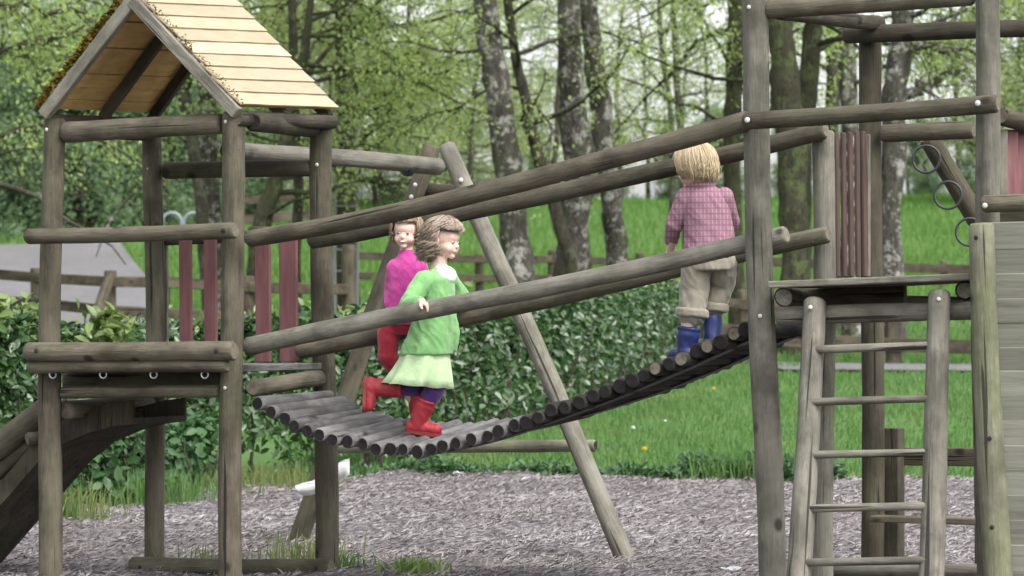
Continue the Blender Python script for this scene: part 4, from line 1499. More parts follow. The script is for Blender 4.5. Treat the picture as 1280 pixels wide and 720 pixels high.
def blades(name, X, Y, zf, hgt, wid, lean, mat, seed, kind='stuff', parent=None):
    g = np.random.default_rng(seed); n = len(X)
    az = g.random(n) * 6.28
    L = hgt * g.uniform(.55, 1.25, n)
    le = np.abs(g.normal(0, lean, n))
    dx, dy = np.cos(az) * le, np.sin(az) * le
    fa = g.random(n) * 3.14
    wx, wy = np.cos(fa) * wid, np.sin(fa) * wid * .5
    Z = zf
    P0 = np.stack([X, Y, Z], 1); Wv = np.stack([wx, wy, np.zeros(n)], 1)
    P1 = P0 + np.stack([dx * L * .35, dy * L * .35, L * .6], 1)
    P2 = P0 + np.stack([dx * L, dy * L, L * (1 - le * .25)], 1)
    V = np.stack([P0 - Wv, P0 + Wv, P1 + Wv * .8, P1 - Wv * .8, P2], 1)
    ctr = P0.mean(0)
    V = (V - ctr).reshape(-1, 3)
    b = np.arange(n) * 5
    q = np.stack([b, b + 1, b + 2, b + 3], 1); t3 = np.stack([b + 3, b + 2, b + 4, b + 4], 1)
    me = bpy.data.meshes.new(name)
    me.vertices.add(len(V)); me.vertices.foreach_set('co', V.astype(np.float32).ravel())
    loops = np.concatenate([q, t3], 1)          # 4 + 3 (+1 dropped)
    lv = np.concatenate([q, t3[:, :3]], 1).ravel().astype(np.int32)
    me.loops.add(len(lv)); me.loops.foreach_set('vertex_index', lv)
    me.polygons.add(2 * n)
    ls = np.stack([np.arange(n) * 7, np.arange(n) * 7 + 4], 1).ravel().astype(np.int32)
    lt = np.tile(np.array([4, 3], dtype=np.int32), n)
    me.polygons.foreach_set('loop_start', ls); me.polygons.foreach_set('loop_total', lt)
    me.update(calc_edges=True)
    o = new_obj(name, me, parent, Matrix.Translation(Vector(ctr)), (mat,))
    if kind: o['kind'] = kind
    return o


def field(n, y0, y1, xf, seed, power=1.0):
    g = np.random.default_rng(seed)
    Y = y0 + g.random(n) ** power * (y1 - y0)
    X = (g.random(n) * 2 - 1) * Y * xf
    return X, Y


def patchy(X, Y, base):
    return base * (.75 + .5 * np.array([mnoise.noise((x * .9, y * .5, 0)) for x, y in zip(X, Y)]))


PATHQ = [(1000, 1300, 449, 459)]
# lawn near
X_, Y_ = field(85000, 23.5, 48, .19, 21, 1.3)
k = (Y_ > edge_y(X_) - .02)
px_ = 640 + X_ / Y_ * F
k &= ~((px_ < 350) & (Y_ < 30))
k &= ~((px_ > 1010) & (np.abs(Y_ - 44.9) < 2.5))
X_, Y_ = X_[k], Y_[k]
blades('lawn_grass', X_, Y_, height(X_, Y_) - .01, np.array(patchy(X_, Y_, .13)) * (1 + .4 * (Y_ < edge_y(X_) + .5)), .0055, .45, M_GRASS, 22)
# middle, behind the hedge and fence
X_, Y_ = field(60000, 47, 78, .19, 23, 1.2)
px_ = 640 + X_ / Y_ * F
k = ~((px_ < 215) & (Y_ > 62))
X_, Y_ = X_[k], Y_[k]
blades('rough_grass', X_, Y_, height(X_, Y_) - .02, np.array(patchy(X_, Y_, .22)), .010, .4, M_GRASS, 24)
# bright meadow bank
X_, Y_ = field(90000, 76, 135, .20, 25, 1.2)
px_ = 640 + X_ / Y_ * F
road_edge = np.interp(Y_, [70, 76, 84, 92, 98], [215, 205, 190, 165, 150])
k = ~((px_ < road_edge) & (Y_ < 98.5))
X_, Y_ = X_[k], Y_[k]
blades('meadow_grass', X_, Y_, height(X_, Y_) - .03, np.array(patchy(X_, Y_, .42)), .020, .35, M_MEADOW, 26)

# the road on the left and the path on the right, draped on the slope


def drape(name, pts_rows, lift, mat):
    rows = []
    for (y, xa, xb) in pts_rows:
        r = []
        for s in np.linspace(0, 1, 14):
            x = xa + (xb - xa) * s
            r.append((x, y, float(height(np.array(x), np.array(y))) + lift))
        rows.append(r)
    V = np.array(rows).reshape(-1, 3); nx = 14
    ii, jj = np.meshgrid(np.arange(len(rows) - 1), np.arange(nx - 1), indexing='ij')
    q0 = (ii * nx + jj).ravel()
    o = new_obj(name, np_mesh(name, V, np.stack([q0, q0 + 1, q0 + nx + 1, q0 + nx], 1), True), None, None, (mat,))
    return tag(o, kind='structure')


rows = []
for y in np.arange(61, 99, .75):
    xr = (np.interp(y, [68, 76, 84, 92, 98], [215, 205, 192, 167, 152]) - 640) / F * y
    rows.append((y, -26.0, xr))
drape('road', rows, .06, M_ROAD)
rows = [(y, 3.6, 12.0) for y in np.arange(42.6, 47.4, .4)]
drape('path', rows, .05, M_ROAD)

# ================================================================== hedges and weeds


def leaf_cloud(center_fn, n, seed, L, ratio, up=.35, outward=None):
    pass


def shrub_leaves(name, P, N, L, ratio, mat, seed, parent, droop=.3):
    """leaves at points P facing normals N"""
    g = np.random.default_rng(seed); n = len(P)
    nn = N + g.normal(0, .55, (n, 3)); nn /= np.linalg.norm(nn, axis=1, keepdims=True)
    a = rand_dirs(n, g) + np.array([0, 0, -droop]); U = a - nn * (a * nn).sum(1, keepdims=True)
    U /= np.linalg.norm(U, axis=1, keepdims=True) + 1e-9
    W = np.cross(nn, U)
    ll = L * g.uniform(.42, 1.25, (n, 1))
    # six-point leaf with a folded midrib
    U = U * ll; W = W * ll * ratio; f = nn * ll * .10
    V = np.stack([P, P + U * .30 + W * .85 + f, P + U * .65 + W * .8 + f, P + U, P + U * .65 - W * .8 + f, P + U * .30 - W * .85 + f, P + U * .5 - f * .2], 1).reshape(-1, 3)
    b = np.arange(n) * 7
    Fq = np.concatenate([np.stack([b, b + 1, b + 2, b + 6], 1), np.stack([b + 6, b + 2, b + 3, b + 3], 1)[:, :4],
                         np.stack([b, b + 6, b + 4, b + 5], 1)])
    # triangles for the tips, quads for the halves
    q = np.concatenate([np.stack([b, b + 1, b + 2, b + 6], 1), np.stack([b + 6, b + 2, b + 3, b + 4], 1), np.stack([b, b + 6, b + 4, b + 5], 1)])
    ctr = P.mean(0)
    me = np_mesh(name, V - ctr, q)
    return new_obj(name, me, parent, Matrix.Translation(Vector(ctr)), (mat,))


def hedge(name, label, cat, path, topfn, n, L, mat, seed, depth=.7, tips=0, ratio=.24, tipcol=None, stems=40):
    """path: list of (px of the foot, distance, top py). A thick body of leaves between foot and top."""
    g = np.random.default_rng(seed)
    pp = [((px - 640) / F * d, d, at(px, ty, d).z) for px, d, ty in path]
    cum = [0]
    for a, b in zip(pp[:-1], pp[1:]): cum.append(cum[-1] + math.hypot(b[0] - a[0], b[1] - a[1]))
    t = g.random(n) * cum[-1]
    cx = np.interp(t, cum, [p[0] for p in pp]); cy = np.interp(t, cum, [p[1] for p in pp]); tz = np.interp(t, cum, [p[2] for p in pp])
    # lumpy outline
    lump = np.array([mnoise.noise((s * 1.6, seed, 0)) for s in t]); tz = tz + .12 * lump
    gz = height(cx, cy)
    u = g.random(n)                                    # around the section: front, top, back
    hh = tz - gz
    a = u * math.pi                                    # 0 front foot -> pi back foot
    sq = np.abs(np.sin(a)) ** .42
    z = gz + hh * sq
    yo = -np.sign(np.cos(a)) * np.abs(np.cos(a)) ** .5 * depth * .5
    inner = 1 - np.abs(g.normal(0, .16, n))
    bump = np.array([mnoise.noise((x * 2.2, y_ * 2.2, zz_ * 2.2 + seed)) for x, y_, zz_ in zip(cx, cy + yo, z)]) * .24
    z = gz + (z - gz) * (1 - (1 - inner) * .35) + bump * .5
    yo = yo * inner + np.where(u < .5, -bump, bump)
    nx_ = g.normal(0, .25, n)
    N = np.stack([nx_, -np.cos(a) * 1.0, np.sin(a) * .9 + .25], 1)
    N /= np.linalg.norm(N, axis=1, keepdims=True)
    P = np.stack([cx + g.normal(0, .05, n), cy + yo, z], 1)
    h = thing(name, label, cat, (pp[len(pp) // 2][0], pp[len(pp) // 2][1], float(height(np.array(pp[len(pp) // 2][0]), np.array(pp[len(pp) // 2][1])))))
    shrub_leaves('foliage', P, N, L, ratio, mat, seed + 1, h)
    if tips:
        k = g.choice(np.where((np.sin(a) > .80))[0], tips)
        T = P[k] + np.stack([g.normal(0, .03, tips), g.normal(0, .05, tips), np.abs(g.normal(0.02, .05, tips))], 1)
        shrub_leaves('young_leaves', T, N[k] * .4 + np.array([0, -.3, .5]), L * .95, ratio, tipcol or M_LAURELT, seed + 2, h, droop=-.5)
    # stems inside
    V, Fs = [], []
    for s in range(stems):
        tt = g.random() * cum[-1]
        x = np.interp(tt, cum, [p[0] for p in pp]); y = np.interp(tt, cum, [p[1] for p in pp]); tzz = np.interp(tt, cum, [p[2] for p in pp])
        z0 = float(height(np.array(x), np.array(y)))
        p = Vector((x, y + g.normal() * .08, z0 - .05)); pts = [p]
        for k in range(5):
            p = p + Vector((g.normal() * .06, g.normal() * .06, (tzz - z0) * .17)); pts.append(p)
        tube_arrays(V, Fs, pts, [.018, .016, .014, .011, .008, .005], 5)
    ctr = WM[h].translation
    me = np_mesh('stems', np.array(V) - np.array(ctr), np.array(Fs), True)
    new_obj('stems', me, h, Matrix.Translation(ctr), (M_BARKD,))
    return h


hedge('laurel_hedge', 'long glossy dark green laurel hedge behind the log bridge, rising to the right', 'hedge',
      [(60, 24.9, 412), (200, 25.3, 404), (300, 25.6, 402), (400, 26.2, 392), (500, 27.4, 384), (600, 29.5, 378), (700, 33, 368), (780, 37, 358), (845, 42, 352)], None,
      56000, .097, M_LAUREL, 31, .8, 1500, .24, stems=90)
hedge('laurel_shrub', 'laurel shrub with pale young leaf tips behind the slide at the left edge', 'shrub',
      [(-150, 22.3, 368), (-70, 22.6, 372), (0, 22.9, 384), (50, 23.6, 402)], None, 13000, .098, M_LAUREL, 37, .9, 1300, .25, stems=14)
hedge('weed_patch', 'low patch of broad leafy weeds at the hedge foot between the left posts', 'weeds',
      [(75, 22.6, 512), (130, 22.8, 512), (185, 23.3, 520), (250, 24, 535)], None, 5200, .10, M_WEED, 41, .8, 0, .30, stems=60)
hedge('pale_leaf_plant', 'pale yellow-green leafy plant standing above the hedge between the two left tower posts', 'plant',
      [(120, 24.6, 392), (135, 24.6, 382), (150, 24.6, 390)], None, 260, .15, M_LAURELT, 43, .3, 0, .2, stems=9)

# grass fringes at the mulch edge and little tufts
M_WEEDL = leafmat('pale_weed_leaves', [(.09, .14, .045), (.13, .19, .06), (.17, .22, .08)], .3)
g = np.random.default_rng(51)


def tuft(name, label, px, d, n, h, spread, mat, seed, zbase=None, lean=.6, group=None, cat='grass tuft', wid=.004):
    g = np.random.default_rng(seed)
    x = (px - 640) / F * d + g.normal(0, spread, n); y = d + g.normal(0, spread * .8, n)
    o = blades(name, x, y, height(x, y) + np.where(y < 22, .045, .01), np.full(n, h), wid, lean, mat, seed + 1, kind=None)
    return tag(o, label, cat, group)


tuft('grass_tuft', 'tall tuft of pale grass at the foot of the rear right tower post', 378, 16.9, 130, .17, .12, M_DRYGRASS, 60)
tuft('grass_tuft', 'loose tuft of grass against the base log between two posts of the roofed tower', 262, 16.8, 70, .12, .12, M_DRYGRASS, 62)
tuft('grass_tuft', 'tuft of grass just right of the rear log post at the bottom edge', 425, 16.3, 70, .11, .06, M_GRASS, 64)
tuft('weed_clump', 'small leafy green weed clump alone on the bark mulch in the foreground', 518, 16.1, 110, .085, .07, M_WEEDL, 66, lean=1.1, cat='weed', wid=.010)
tuft('grass_tuft', 'bright bushy tuft of grass below the dark slide at the left edge', 28, 20.5, 420, .26, .17, M_GRASS, 68, lean=.5)
tuft('grass_tuft', 'wide grey-green tuft of long grass at the foot of the front left tower post', 88, 20.6, 220, .24, .15, M_DRYGRASS, 70, lean=.5)
tuft('grass_tuft', 'long fringe of grass at the hedge foot between the left tower posts', 200, 22.6, 420, .26, .26, M_GRASS, 72, lean=.4)
tuft('grass_tuft', 'fringe of pale grass at the hedge foot right of the front middle post', 325, 24.2, 420, .22, .26, M_DRYGRASS, 74, lean=.5)
tuft('grass_tuft', 'clump of long grass at the lawn edge, left of the tall post', 925, 25.1, 380, .30, .18, M_GRASS, 76, lean=.5)


# broad weeds along the border between mulch and lawn
g = np.random.default_rng(87); n = 5200
pxs = 430 + g.random(n) ** .8 * 620; d0 = 25.2
x = (pxs - 640) / F * d0; cl = np.array([mnoise.noise((q * 2.3, 3, 0)) for q in x])
y = edge_y(x) + .04 + np.abs(g.normal(0, .16, n)); z = height(x, y) + .02 + g.random(n) * np.clip(.10 + .14 * cl + (pxs > 850) * .06, .03, .3)
bw = shrub_leaves('border_weeds', np.stack([x, y, z], 1), np.stack([g.normal(0, .5, n), -.5 + g.normal(0, .3, n), .8 + 0 * x], 1), .062, .26, M_WEED, 88, None, -.3)
bw['kind'] = 'stuff'


def flower(px, py, d, label, col_mat, r=.022, cat='flower', name='dandelion'):
    x = (px - 640) / F * d; gz = float(height(np.array(x), np.array(d)))
    p = at(px, py, d)
    h = max(.06, p.z - gz)
    f = thing(name, label, cat, (x, d, gz), 'flowers in the lawn')
    tube_obj('stem', [Vector((x, d, gz)), Vector((x + .004, d, gz + h * .6)), Vector((x, d, gz + h))], [.003, .003, .002], f, M_WEEDSTEM, 5)
    bm = bmesh.new()
    for k in range(26):
        a = k * 2.399; e = .15 + .9 * (k / 26)
        dv = Vector((math.cos(a) * math.sin(e * 1.4), math.sin(a) * math.sin(e * 1.4), math.cos(e * 1.4)))
        s = Vector((-math.sin(a), math.cos(a), 0)) * r * .22
        vs = [bm.verts.new(v) for v in ((0, 0, 0), dv * r * .6 + s, dv * r, dv * r * .6 - s)]
        bm.faces.new(vs)
    bm_obj('blossom', bm, f, Matrix.Translation(Vector((x, d, gz + h))), (col_mat,))


M_WEEDSTEM = plain('flower_stem', (.09, .16, .04), .6)
M_YELLOW = plain('yellow_petals', (.80, .60, .02), .7, .2)
M_WHITEP = plain('white_seed_head', (.78, .80, .78), .8, .2)
flower(804, 563, 27.6, 'yellow dandelion low on the lawn right of the leaning grey leg', M_YELLOW, .036)
flower(891, 487, 36.5, 'small yellow flower on the lawn just under the upper end of the log bridge', M_YELLOW, .034)
flower(790, 536, 29.6, 'white round seed head on the lawn right of the leaning grey leg', M_WHITEP, .03)
flower(830, 527, 30.5, 'small white flower on the lawn between the leaning leg and the tall bridge post', M_WHITEP, .022)


def scrap(px, d, w, label, seed):
    g = np.random.default_rng(seed); x = (px - 640) / F * d
    bm = bmesh.new(); n = 6
    vs = [[bm.verts.new(((i / n - .5) * w, (j / 4 - .5) * w * .7, .02 * mnoise.noise((i * .5 + seed, j * .6, 0)) + .022)) for j in range(5)] for i in range(n + 1)]
    for i in range(n):
        for j in range(4):
            if (i, j) in ((0, 0), (n - 1, 3)): continue
            bm.faces.new((vs[i][j], vs[i + 1][j], vs[i + 1][j + 1], vs[i][j + 1]))
    bmesh.ops.solidify(bm, geom=bm.faces[:], thickness=.002)
    o = bm_obj('paper_scrap', bm, None, Matrix.Translation((x, d, float(mulch_z(x, d)) + .01)) @ Matrix.Rotation(g.random() * 3, 4, 'Z'), (M_PAPER,))
    tag(o, label, 'litter')


scrap(910, 16.1, .11, 'crumpled white paper scrap on the mulch near the tall post', 5)
scrap(571, 25.4, .09, 'tiny pale scrap at the far edge of the mulch under the bridge', 9)
# ================================================================== fences
def fence(name, label, posts_, rails_, d_of, pw=.12, mat=None):
    """posts_: (px, top py); rails_: (y at each post) lists"""
    x0, d0 = posts_[0][0], d_of(posts_[0][0])
    mid = posts_[len(posts_) // 2][0]
    p = at(mid, 420, d_of(mid)); gz = ground_y(mid, d_of(mid))
    f = thing(name, label, 'fence', (p.x, p.y, gz))
    for (px, ty, lean) in posts_:
        d = d_of(px); t_ = at(px + lean, ty, d); b_ = at(px, 420, d); b_.z = ground_y(px, d) - .2
        log('post', b_, t_, pw * .5, pw * .46, f, mat or M_FENCE, sides=12)
    for ylist, w in rails_:
        for (xa, ya), (xb, yb) in zip(ylist[:-1], ylist[1:]):
            a = at(xa, ya, d_of(xa) - pw * .6); b = at(xb, yb, d_of(xb) - pw * .6)
            plank('rail', a, b, w, .04, f, mat or M_FENCE, Vector((0, 0, 1)), .008)
    return f


fl = lambda px: np.interp(px, [-60, 140, 440], [48, 46, 45.5])
f1 = fence('rail_fence', 'brown two-rail wooden fence in front of the grey road at the left', [(-62, 330, 0), (-8, 372, -6), (47, 335, 0), (136, 338, 3), (204, 338, 0), (312, 345, -3), (435, 306, 2)],
           [([(-62, 338), (47, 347), (136, 352), (204, 353), (312, 359), (435, 362)], .15), ([(-62, 372), (47, 379), (136, 388), (204, 392), (312, 398)], .15)], fl, .20)
b_ = at(118, 402, 45.4); t_ = at(139, 345, 45.9)
log('brace', b_, t_, .09, .08, f1, M_FENCE, sides=10)
fm = lambda px: np.interp(px, [430, 900], [66, 72])
fence('rail_fence', 'dark two-rail fence across the grass behind the birch trunks', [(400, 312, 0), (520, 316, 0), (600, 318, 0), (690, 312, 0), (734, 318, 0), (800, 316, 0), (900, 322, 0)],
      [([(400, 318), (520, 322), (600, 324), (690, 324), (800, 328), (900, 332)], .16), ([(400, 344), (520, 346), (600, 348), (690, 348), (800, 352)], .16)], fm, .20)
fr_ = lambda px: np.interp(px, [880, 1320], [47.5, 46.5])
fr1 = fence('rail_fence', 'brown two-rail wooden fence on the lawn behind the ladder of the open tower', [(886, 376, 0), (938, 362, -10), (1115, 372, 0), (1330, 372, 0)],
      [([(886, 378), (940, 381), (1115, 384), (1330, 386)], .15), ([(886, 408), (960, 424), (1115, 431), (1330, 437)], .20)], fr_, .24)
fu = lambda px: np.interp(px, [940, 1330], [82, 80])
fence('rail_fence', 'thin dark fence high on the grass bank behind the open tower', [(940, 320, 0), (1060, 326, 0), (1180, 326, 0), (1330, 328, 0)],
      [([(940, 326), (1060, 332), (1180, 336), (1330, 340)], .24)], fu, .2)
fb = lambda px: np.interp(px, [280, 400], [84, 84])
fence('rail_fence', 'two dark rails between tree trunks behind the swing beam', [(290, 240, 0), (395, 236, 0)],
      [([(290, 252), (395, 244)], .22), ([(290, 276), (395, 267)], .24)], fb, .22)

# two pale metal hoops
for k, (x, lab) in enumerate(((215, 'pale metal hoop beyond the fence, the left one of a pair'),
                              (242, 'pale metal hoop beyond the fence, the right one of a pair'))):
    d = 66; gz = ground_y(x, d); c0 = at(x, 278, d); rr = 12 * d / F
    pts = [Vector((c0.x - rr, d, gz - .1)), Vector((c0.x - rr, d, c0.z))]
    for a in np.linspace(math.pi, 0, 14)[1:-1]: pts.append(Vector((c0.x + rr * math.cos(a), d, c0.z + rr * math.sin(a))))
    pts += [Vector((c0.x + rr, d, c0.z)), Vector((c0.x + rr, d, gz - .1))]
    pts = [p + Vector((0, 0, 0)) for p in pts]
    o = tube_obj('metal_hoop', pts, .035, None, M_HOOP, 10)
    tag(o, lab, 'hoop')

# thin pale ladder standing against a dark trunk
ld = thing('ladder', 'narrow pale ladder standing against the dark trunk behind the swing beam', 'ladder', (at(432, 400, 58).x, 58, ground_y(432, 58)))
for x in (418, 446):
    a = at(x, 300, 57.6); b = at(x, 120, 57.9); a.z = ground_y(x, 57.6) - .05
    log('ladder_rail', a, b, .03, .028, ld, M_LADDER, M_LADDER, sides=8)
for y in np.arange(150, 400, 27):
    log('rung', at(418, float(y), 57.7), at(446, float(y), 57.7), .018, .018, ld, M_LADDER, M_LADDER, sides=8)

# ================================================================== trees
def leaf_quads(P, size, g, ratio=.55, hang=.5):
    n = len(P)
    U = rand_dirs(n, g) + np.array([0, 0, -hang]); U /= np.linalg.norm(U, axis=1, keepdims=True)
    W = np.cross(U, rand_dirs(n, g)); W /= np.linalg.norm(W, axis=1, keepdims=True) + 1e-9
    s = size * g.uniform(.6, 1.3, (n, 1))
    return P, U * s, W * s * ratio * .5


def grow(seed, trunk, rad, limbs=22, limb_len=(2.2, 4.5), twigs=11, leaves=30, size=.10, zmin=.25, droop=.35, sides=10, up=.35, leafjit=.14, moss_=False, side_bias=None, bare=0.0, minz=None, extra=()):
    """returns trunk+limb arrays and leaf points. trunk: list of Vectors"""
    g = np.random.default_rng(seed)
    V, Fs = [], []
    tube_arrays(V, Fs, trunk, rad, sides, .22)
    cum = [0]
    for a, b in zip(trunk[:-1], trunk[1:]): cum.append(cum[-1] + (b - a).length)
    tot = cum[-1]
    LP = []

    def along(t):
        s = t * tot
        for i in range(len(cum) - 1):
            if s <= cum[i + 1]:
                f = (s - cum[i]) / max(1e-6, cum[i + 1] - cum[i])
                return trunk[i].lerp(trunk[i + 1], f), rad[i] + (rad[i + 1] - rad[i]) * f
        return trunk[-1], rad[-1]
    for pts, rr in extra:
        P_, R_ = [], []
        for i in range(len(pts) - 1):
            for f in (0, .33, .66):
                P_.append(pts[i].lerp(pts[i + 1], f) + Vector(g.normal(0, .05, 3))); R_.append(rr[i] + (rr[i + 1] - rr[i]) * f)
        P_.append(pts[-1]); R_.append(rr[-1])
        tube_arrays(V, Fs, P_, R_, 6)
        for j in range(16):
            i = min(len(P_) - 2, 2 + int((len(P_) - 3) * g.random())); q = P_[i]
            dd = (Vector(g.normal(0, .8, 3)) + (P_[i + 1] - P_[i]).normalized() + Vector((0, 0, -.3))).normalized()
            TL = g.uniform(.5, 1.5); tp = [q]
            for i2 in range(4):
                dd = (dd + Vector((0, 0, -.15)) + Vector(g.normal(0, .14, 3))).normalized(); q = q + dd * (TL / 4); tp.append(q)
            tube_arrays(V, Fs, tp, [.014, .011, .009, .006, .003], 4)
            nl = int(leaves * g.uniform(.4, 1.2)); s = g.random(nl) * 4; ii = np.minimum(3, s.astype(int)); f = (s - ii)[:, None]
            ta = np.array([tuple(x) for x in tp]); LP.append(ta[ii] * (1 - f) + ta[ii + 1] * f + g.normal(0, leafjit, (nl, 3)))
    for k in range(limbs):
        t = zmin + (1 - zmin) * ((k + g.random()) / limbs)
        p, r = along(min(.995, t))
        az = g.random() * 6.283
        if side_bias is not None and g.random() < .6: az = side_bias + g.normal() * .5
        el = g.normal(up, .25)
        L = g.uniform(*limb_len) * (1.15 - .55 * t)
        d = Vector((math.cos(az) * math.cos(el), math.sin(az) * math.cos(el), math.sin(el)))
        n = 9
        pts = [p]; rr = [min(r * .5, .012 + .011 * L)]
        for i in range(n):
            d = (d + Vector(g.normal(0, .17, 3)) + Vector((0, 0, -.045 * droop * 3 * (i / n)))).normalized()
            p = p + d * (L / n); pts.append(p); rr.append(rr[0] * (1 - .88 * (i + 1) / n) + .004)
        tube_arrays(V, Fs, pts, rr, 5)
        for j in range(twigs):
            u = .28 + .72 * (j + g.random()) / twigs
            i = min(n - 1, int(u * n)); q = pts[i].lerp(pts[i + 1], u * n - i)
            dd = (Vector(g.normal(0, 1, 3)) + (pts[i + 1] - pts[i]).normalized() * 1.1 + Vector((0, 0, -droop))).normalized()
            if minz is not None and q.z < minz - .2: continue
            TL = g.uniform(.45, 1.25)
            tp = [q]; m = 4
            for i2 in range(m):
                dd = (dd + Vector((0, 0, -.28 * droop)) + Vector(g.normal(0, .12, 3))).normalized(); q = q + dd * (TL / m); tp.append(q)
            tube_arrays(V, Fs, tp, [.011, .009, .007, .005, .003], 3)
            if g.random() < bare: continue
            nl = int(leaves * g.uniform(.5, 1.4))
            s = g.random(nl) * m; ii = np.minimum(m - 1, s.astype(int)); f = (s - ii)[:, None]
            ta = np.array([tuple(x) for x in tp])
            LP.append(ta[ii] * (1 - f) + ta[ii + 1] * f + g.normal(0, leafjit, (nl, 3)))
    LPa = np.concatenate(LP)
    if minz is not None:
        LPa = LPa[LPa[:, 2] > minz + g.normal(0, .45, len(LPa)) + .5 * np.sin(LPa[:, 0] * 2.3)]
    return V, Fs, LPa, g


def make_tree(name, label, cat, base, V, Fs, LP, g, size, bark, leafm, group=None, hang=.5, ratio=.55):
    t_ = thing(name, label, cat, base, group)
    b = np.array(base)
    me = np_mesh('trunk', np.array(V) - b, np.array(Fs), True)
    new_obj('trunk', me, t_, Matrix.Translation(Vector(base)), (bark,))
    C, U, W = leaf_quads(LP, size, g, ratio, hang)
    n = len(C)
    N = np.cross(U, W); N /= np.linalg.norm(N, axis=1, keepdims=True) + 1e-9
    wl = np.linalg.norm(W, axis=1, keepdims=True)
    VV = np.stack([C, C + U * .45 + W + N * wl * .4, C + U, C + U * .45 - W + N * wl * .4], 1).reshape(-1, 3) - b
    me = np_mesh('crown', VV, np.arange(n * 4).reshape(n, 4))
    new_obj('crown', me, t_, Matrix.Translation(Vector(base)), (leafm,))
    return t_


def px_tree(name, label, cat, d, pts, seed, bark, leafm, depth_lean=0, **kw):
    """trunk measured in the photograph at distance d: (px, py, radius px), foot first"""
    tr, rd = [], []
    for i, (x, y, r) in enumerate(pts):
        p = at(x, y, d + depth_lean * i)
        tr.append(p); rd.append(r * d / F)
    gz = ground_y(pts[0][0], d)
    p = tr[0].copy(); p.z = gz - .15
    if tr[0].z > gz + .05:
        tr = [p] + tr; rd = [rd[0] * 1.2] + rd
    else:
        tr[0] = p
    # finer, slightly wobbly trunk
    T, Rr = [], []
    for i in range(len(tr) - 1):
        m = 5
        for k in range(m):
            f = k / m
            q = tr[i].lerp(tr[i + 1], f) + Vector((mnoise.noise((seed, i + f, 0)), mnoise.noise((seed, i + f, 9)), 0)) * rd[i] * .35
            T.append(q); Rr.append((rd[i] + (rd[i + 1] - rd[i]) * f) * (1 + .10 * mnoise.noise((seed * 3.1, (i + f) * 2.3, 4))))
    T.append(tr[-1]); Rr.append(rd[-1])
    kw['extra'] = [([at(x, y, d + .15 * i) for i, (x, y, r) in enumerate(l)], [r * d / F for x, y, r in l]) for l in kw.get('extra', ())]
    size = kw.pop('size', .10); hang = kw.pop('hang', .5); group = kw.pop('group', None)
    V, Fs, LP, g = grow(seed, T, Rr, size=size, **kw)
    return make_tree(name, label, cat, (tr[0].x, tr[0].y, gz), V, Fs, LP, g, size, bark, leafm, group, hang)


CLR = dict(limbs=16, twigs=12, leaves=28, size=.085, zmin=.50, droop=.55, minz=4.6)
THN = dict(limbs=14, twigs=10, leaves=20, size=.085, zmin=.45, droop=.5, minz=4.6)
SPR = dict(limbs=22, twigs=13, leaves=36, size=.085, zmin=.30, droop=.6, minz=3.9)
px_tree('birch_tree', 'leaning mottled grey birch with a thick trunk, right of the swing frame top', 'tree', 52,
        [(662, 460, 25), (650, 345, 20.5), (641, 260, 18), (627, 150, 17), (613, 60, 16), (604, -30, 14.5), (592, -150, 12), (580, -330, 8), (575, -520, 3)], 101, M_BARK, M_LEAF, **CLR)
px_tree('birch_tree', 'broad mottled trunk forking at head height, the tree in the middle of the row', 'tree', 54,
        [(712, 455, 27), (713, 340, 22), (720, 250, 20), (724, 190, 20), (714, 110, 16), (711, 20, 14), (707, -90, 12), (700, -260, 8), (690, -460, 3)], 102, M_BARK, M_LEAF, **CLR)
px_tree('birch_tree', 'thinner leaning trunk just right of the forked tree', 'tree', 55.2,
        [(782, 450, 18), (772, 320, 14.5), (764, 240, 13.5), (752, 170, 15), (746, 100, 13), (736, 20, 12), (728, -100, 9), (722, -260, 6), (715, -420, 2.5)], 103, M_BARK, M_LEAF, **CLR)
px_tree('young_tree', 'thin dark stem slanting up to the left against the forked trunk', 'tree', 53,
        [(722, 430, 10), (712, 320, 9), (694, 260, 8), (676, 205, 7.5), (660, 140, 7), (646, 80, 6.5), (634, 0, 5.5), (622, -120, 4), (610, -220, 2)], 104, M_BARKD, M_LEAF, limbs=18, twigs=9, leaves=22, size=.085, zmin=.38, droop=.6, minz=3.9)
px_tree('dark_tree', 'dark mossy trunk behind the upper end of the bridge handrails, left of the tall post', 'tree', 62,
        [(922, 420, 13), (918, 300, 11), (914, 200, 11), (918, 100, 11), (920, 0, 10.5), (925, -150, 8), (930, -320, 3)], 105, M_BARKM, M_LEAF, **SPR)
px_tree('mossy_tree', 'thick mossy trunk seen between the two left posts of the open tower', 'tree', 50,
        [(994, 460, 24), (996, 330, 19), (990, 230, 19), (984, 140, 21), (978, 60, 17), (972, -40, 14), (968, -180, 10), (962, -380, 4)], 106, M_BARKM, M_LEAF, **CLR)
px_tree('mossy_tree', 'slimmer mossy trunk leaning right, beside the thick one in the open tower', 'tree', 51,
        [(1004, 455, 13), (1000, 300, 12), (1003, 180, 13), (1012, 90, 12), (1020, 10, 11), (1030, -120, 8), (1040, -280, 3)], 107, M_BARKM, M_LEAF, **THN)
px_tree('birch_tree', 'straight mottled trunk behind the far corner post of the open tower', 'tree', 49,
        [(1112, 470, 20), (1116, 345, 15), (1112, 270, 14), (1118, 170, 16), (1122, 90, 16), (1128, 10, 14), (1136, -130, 10), (1144, -300, 4)], 108, M_BARK, M_LEAF, side_bias=0.1, extra=[[(1118, 130, 9), (1140, 118, 7), (1165, 104, 6), (1206, 86, 2)], [(1124, 70, 8), (1145, 58, 6), (1180, 56, 5), (1225, 70, 2)]], **CLR)
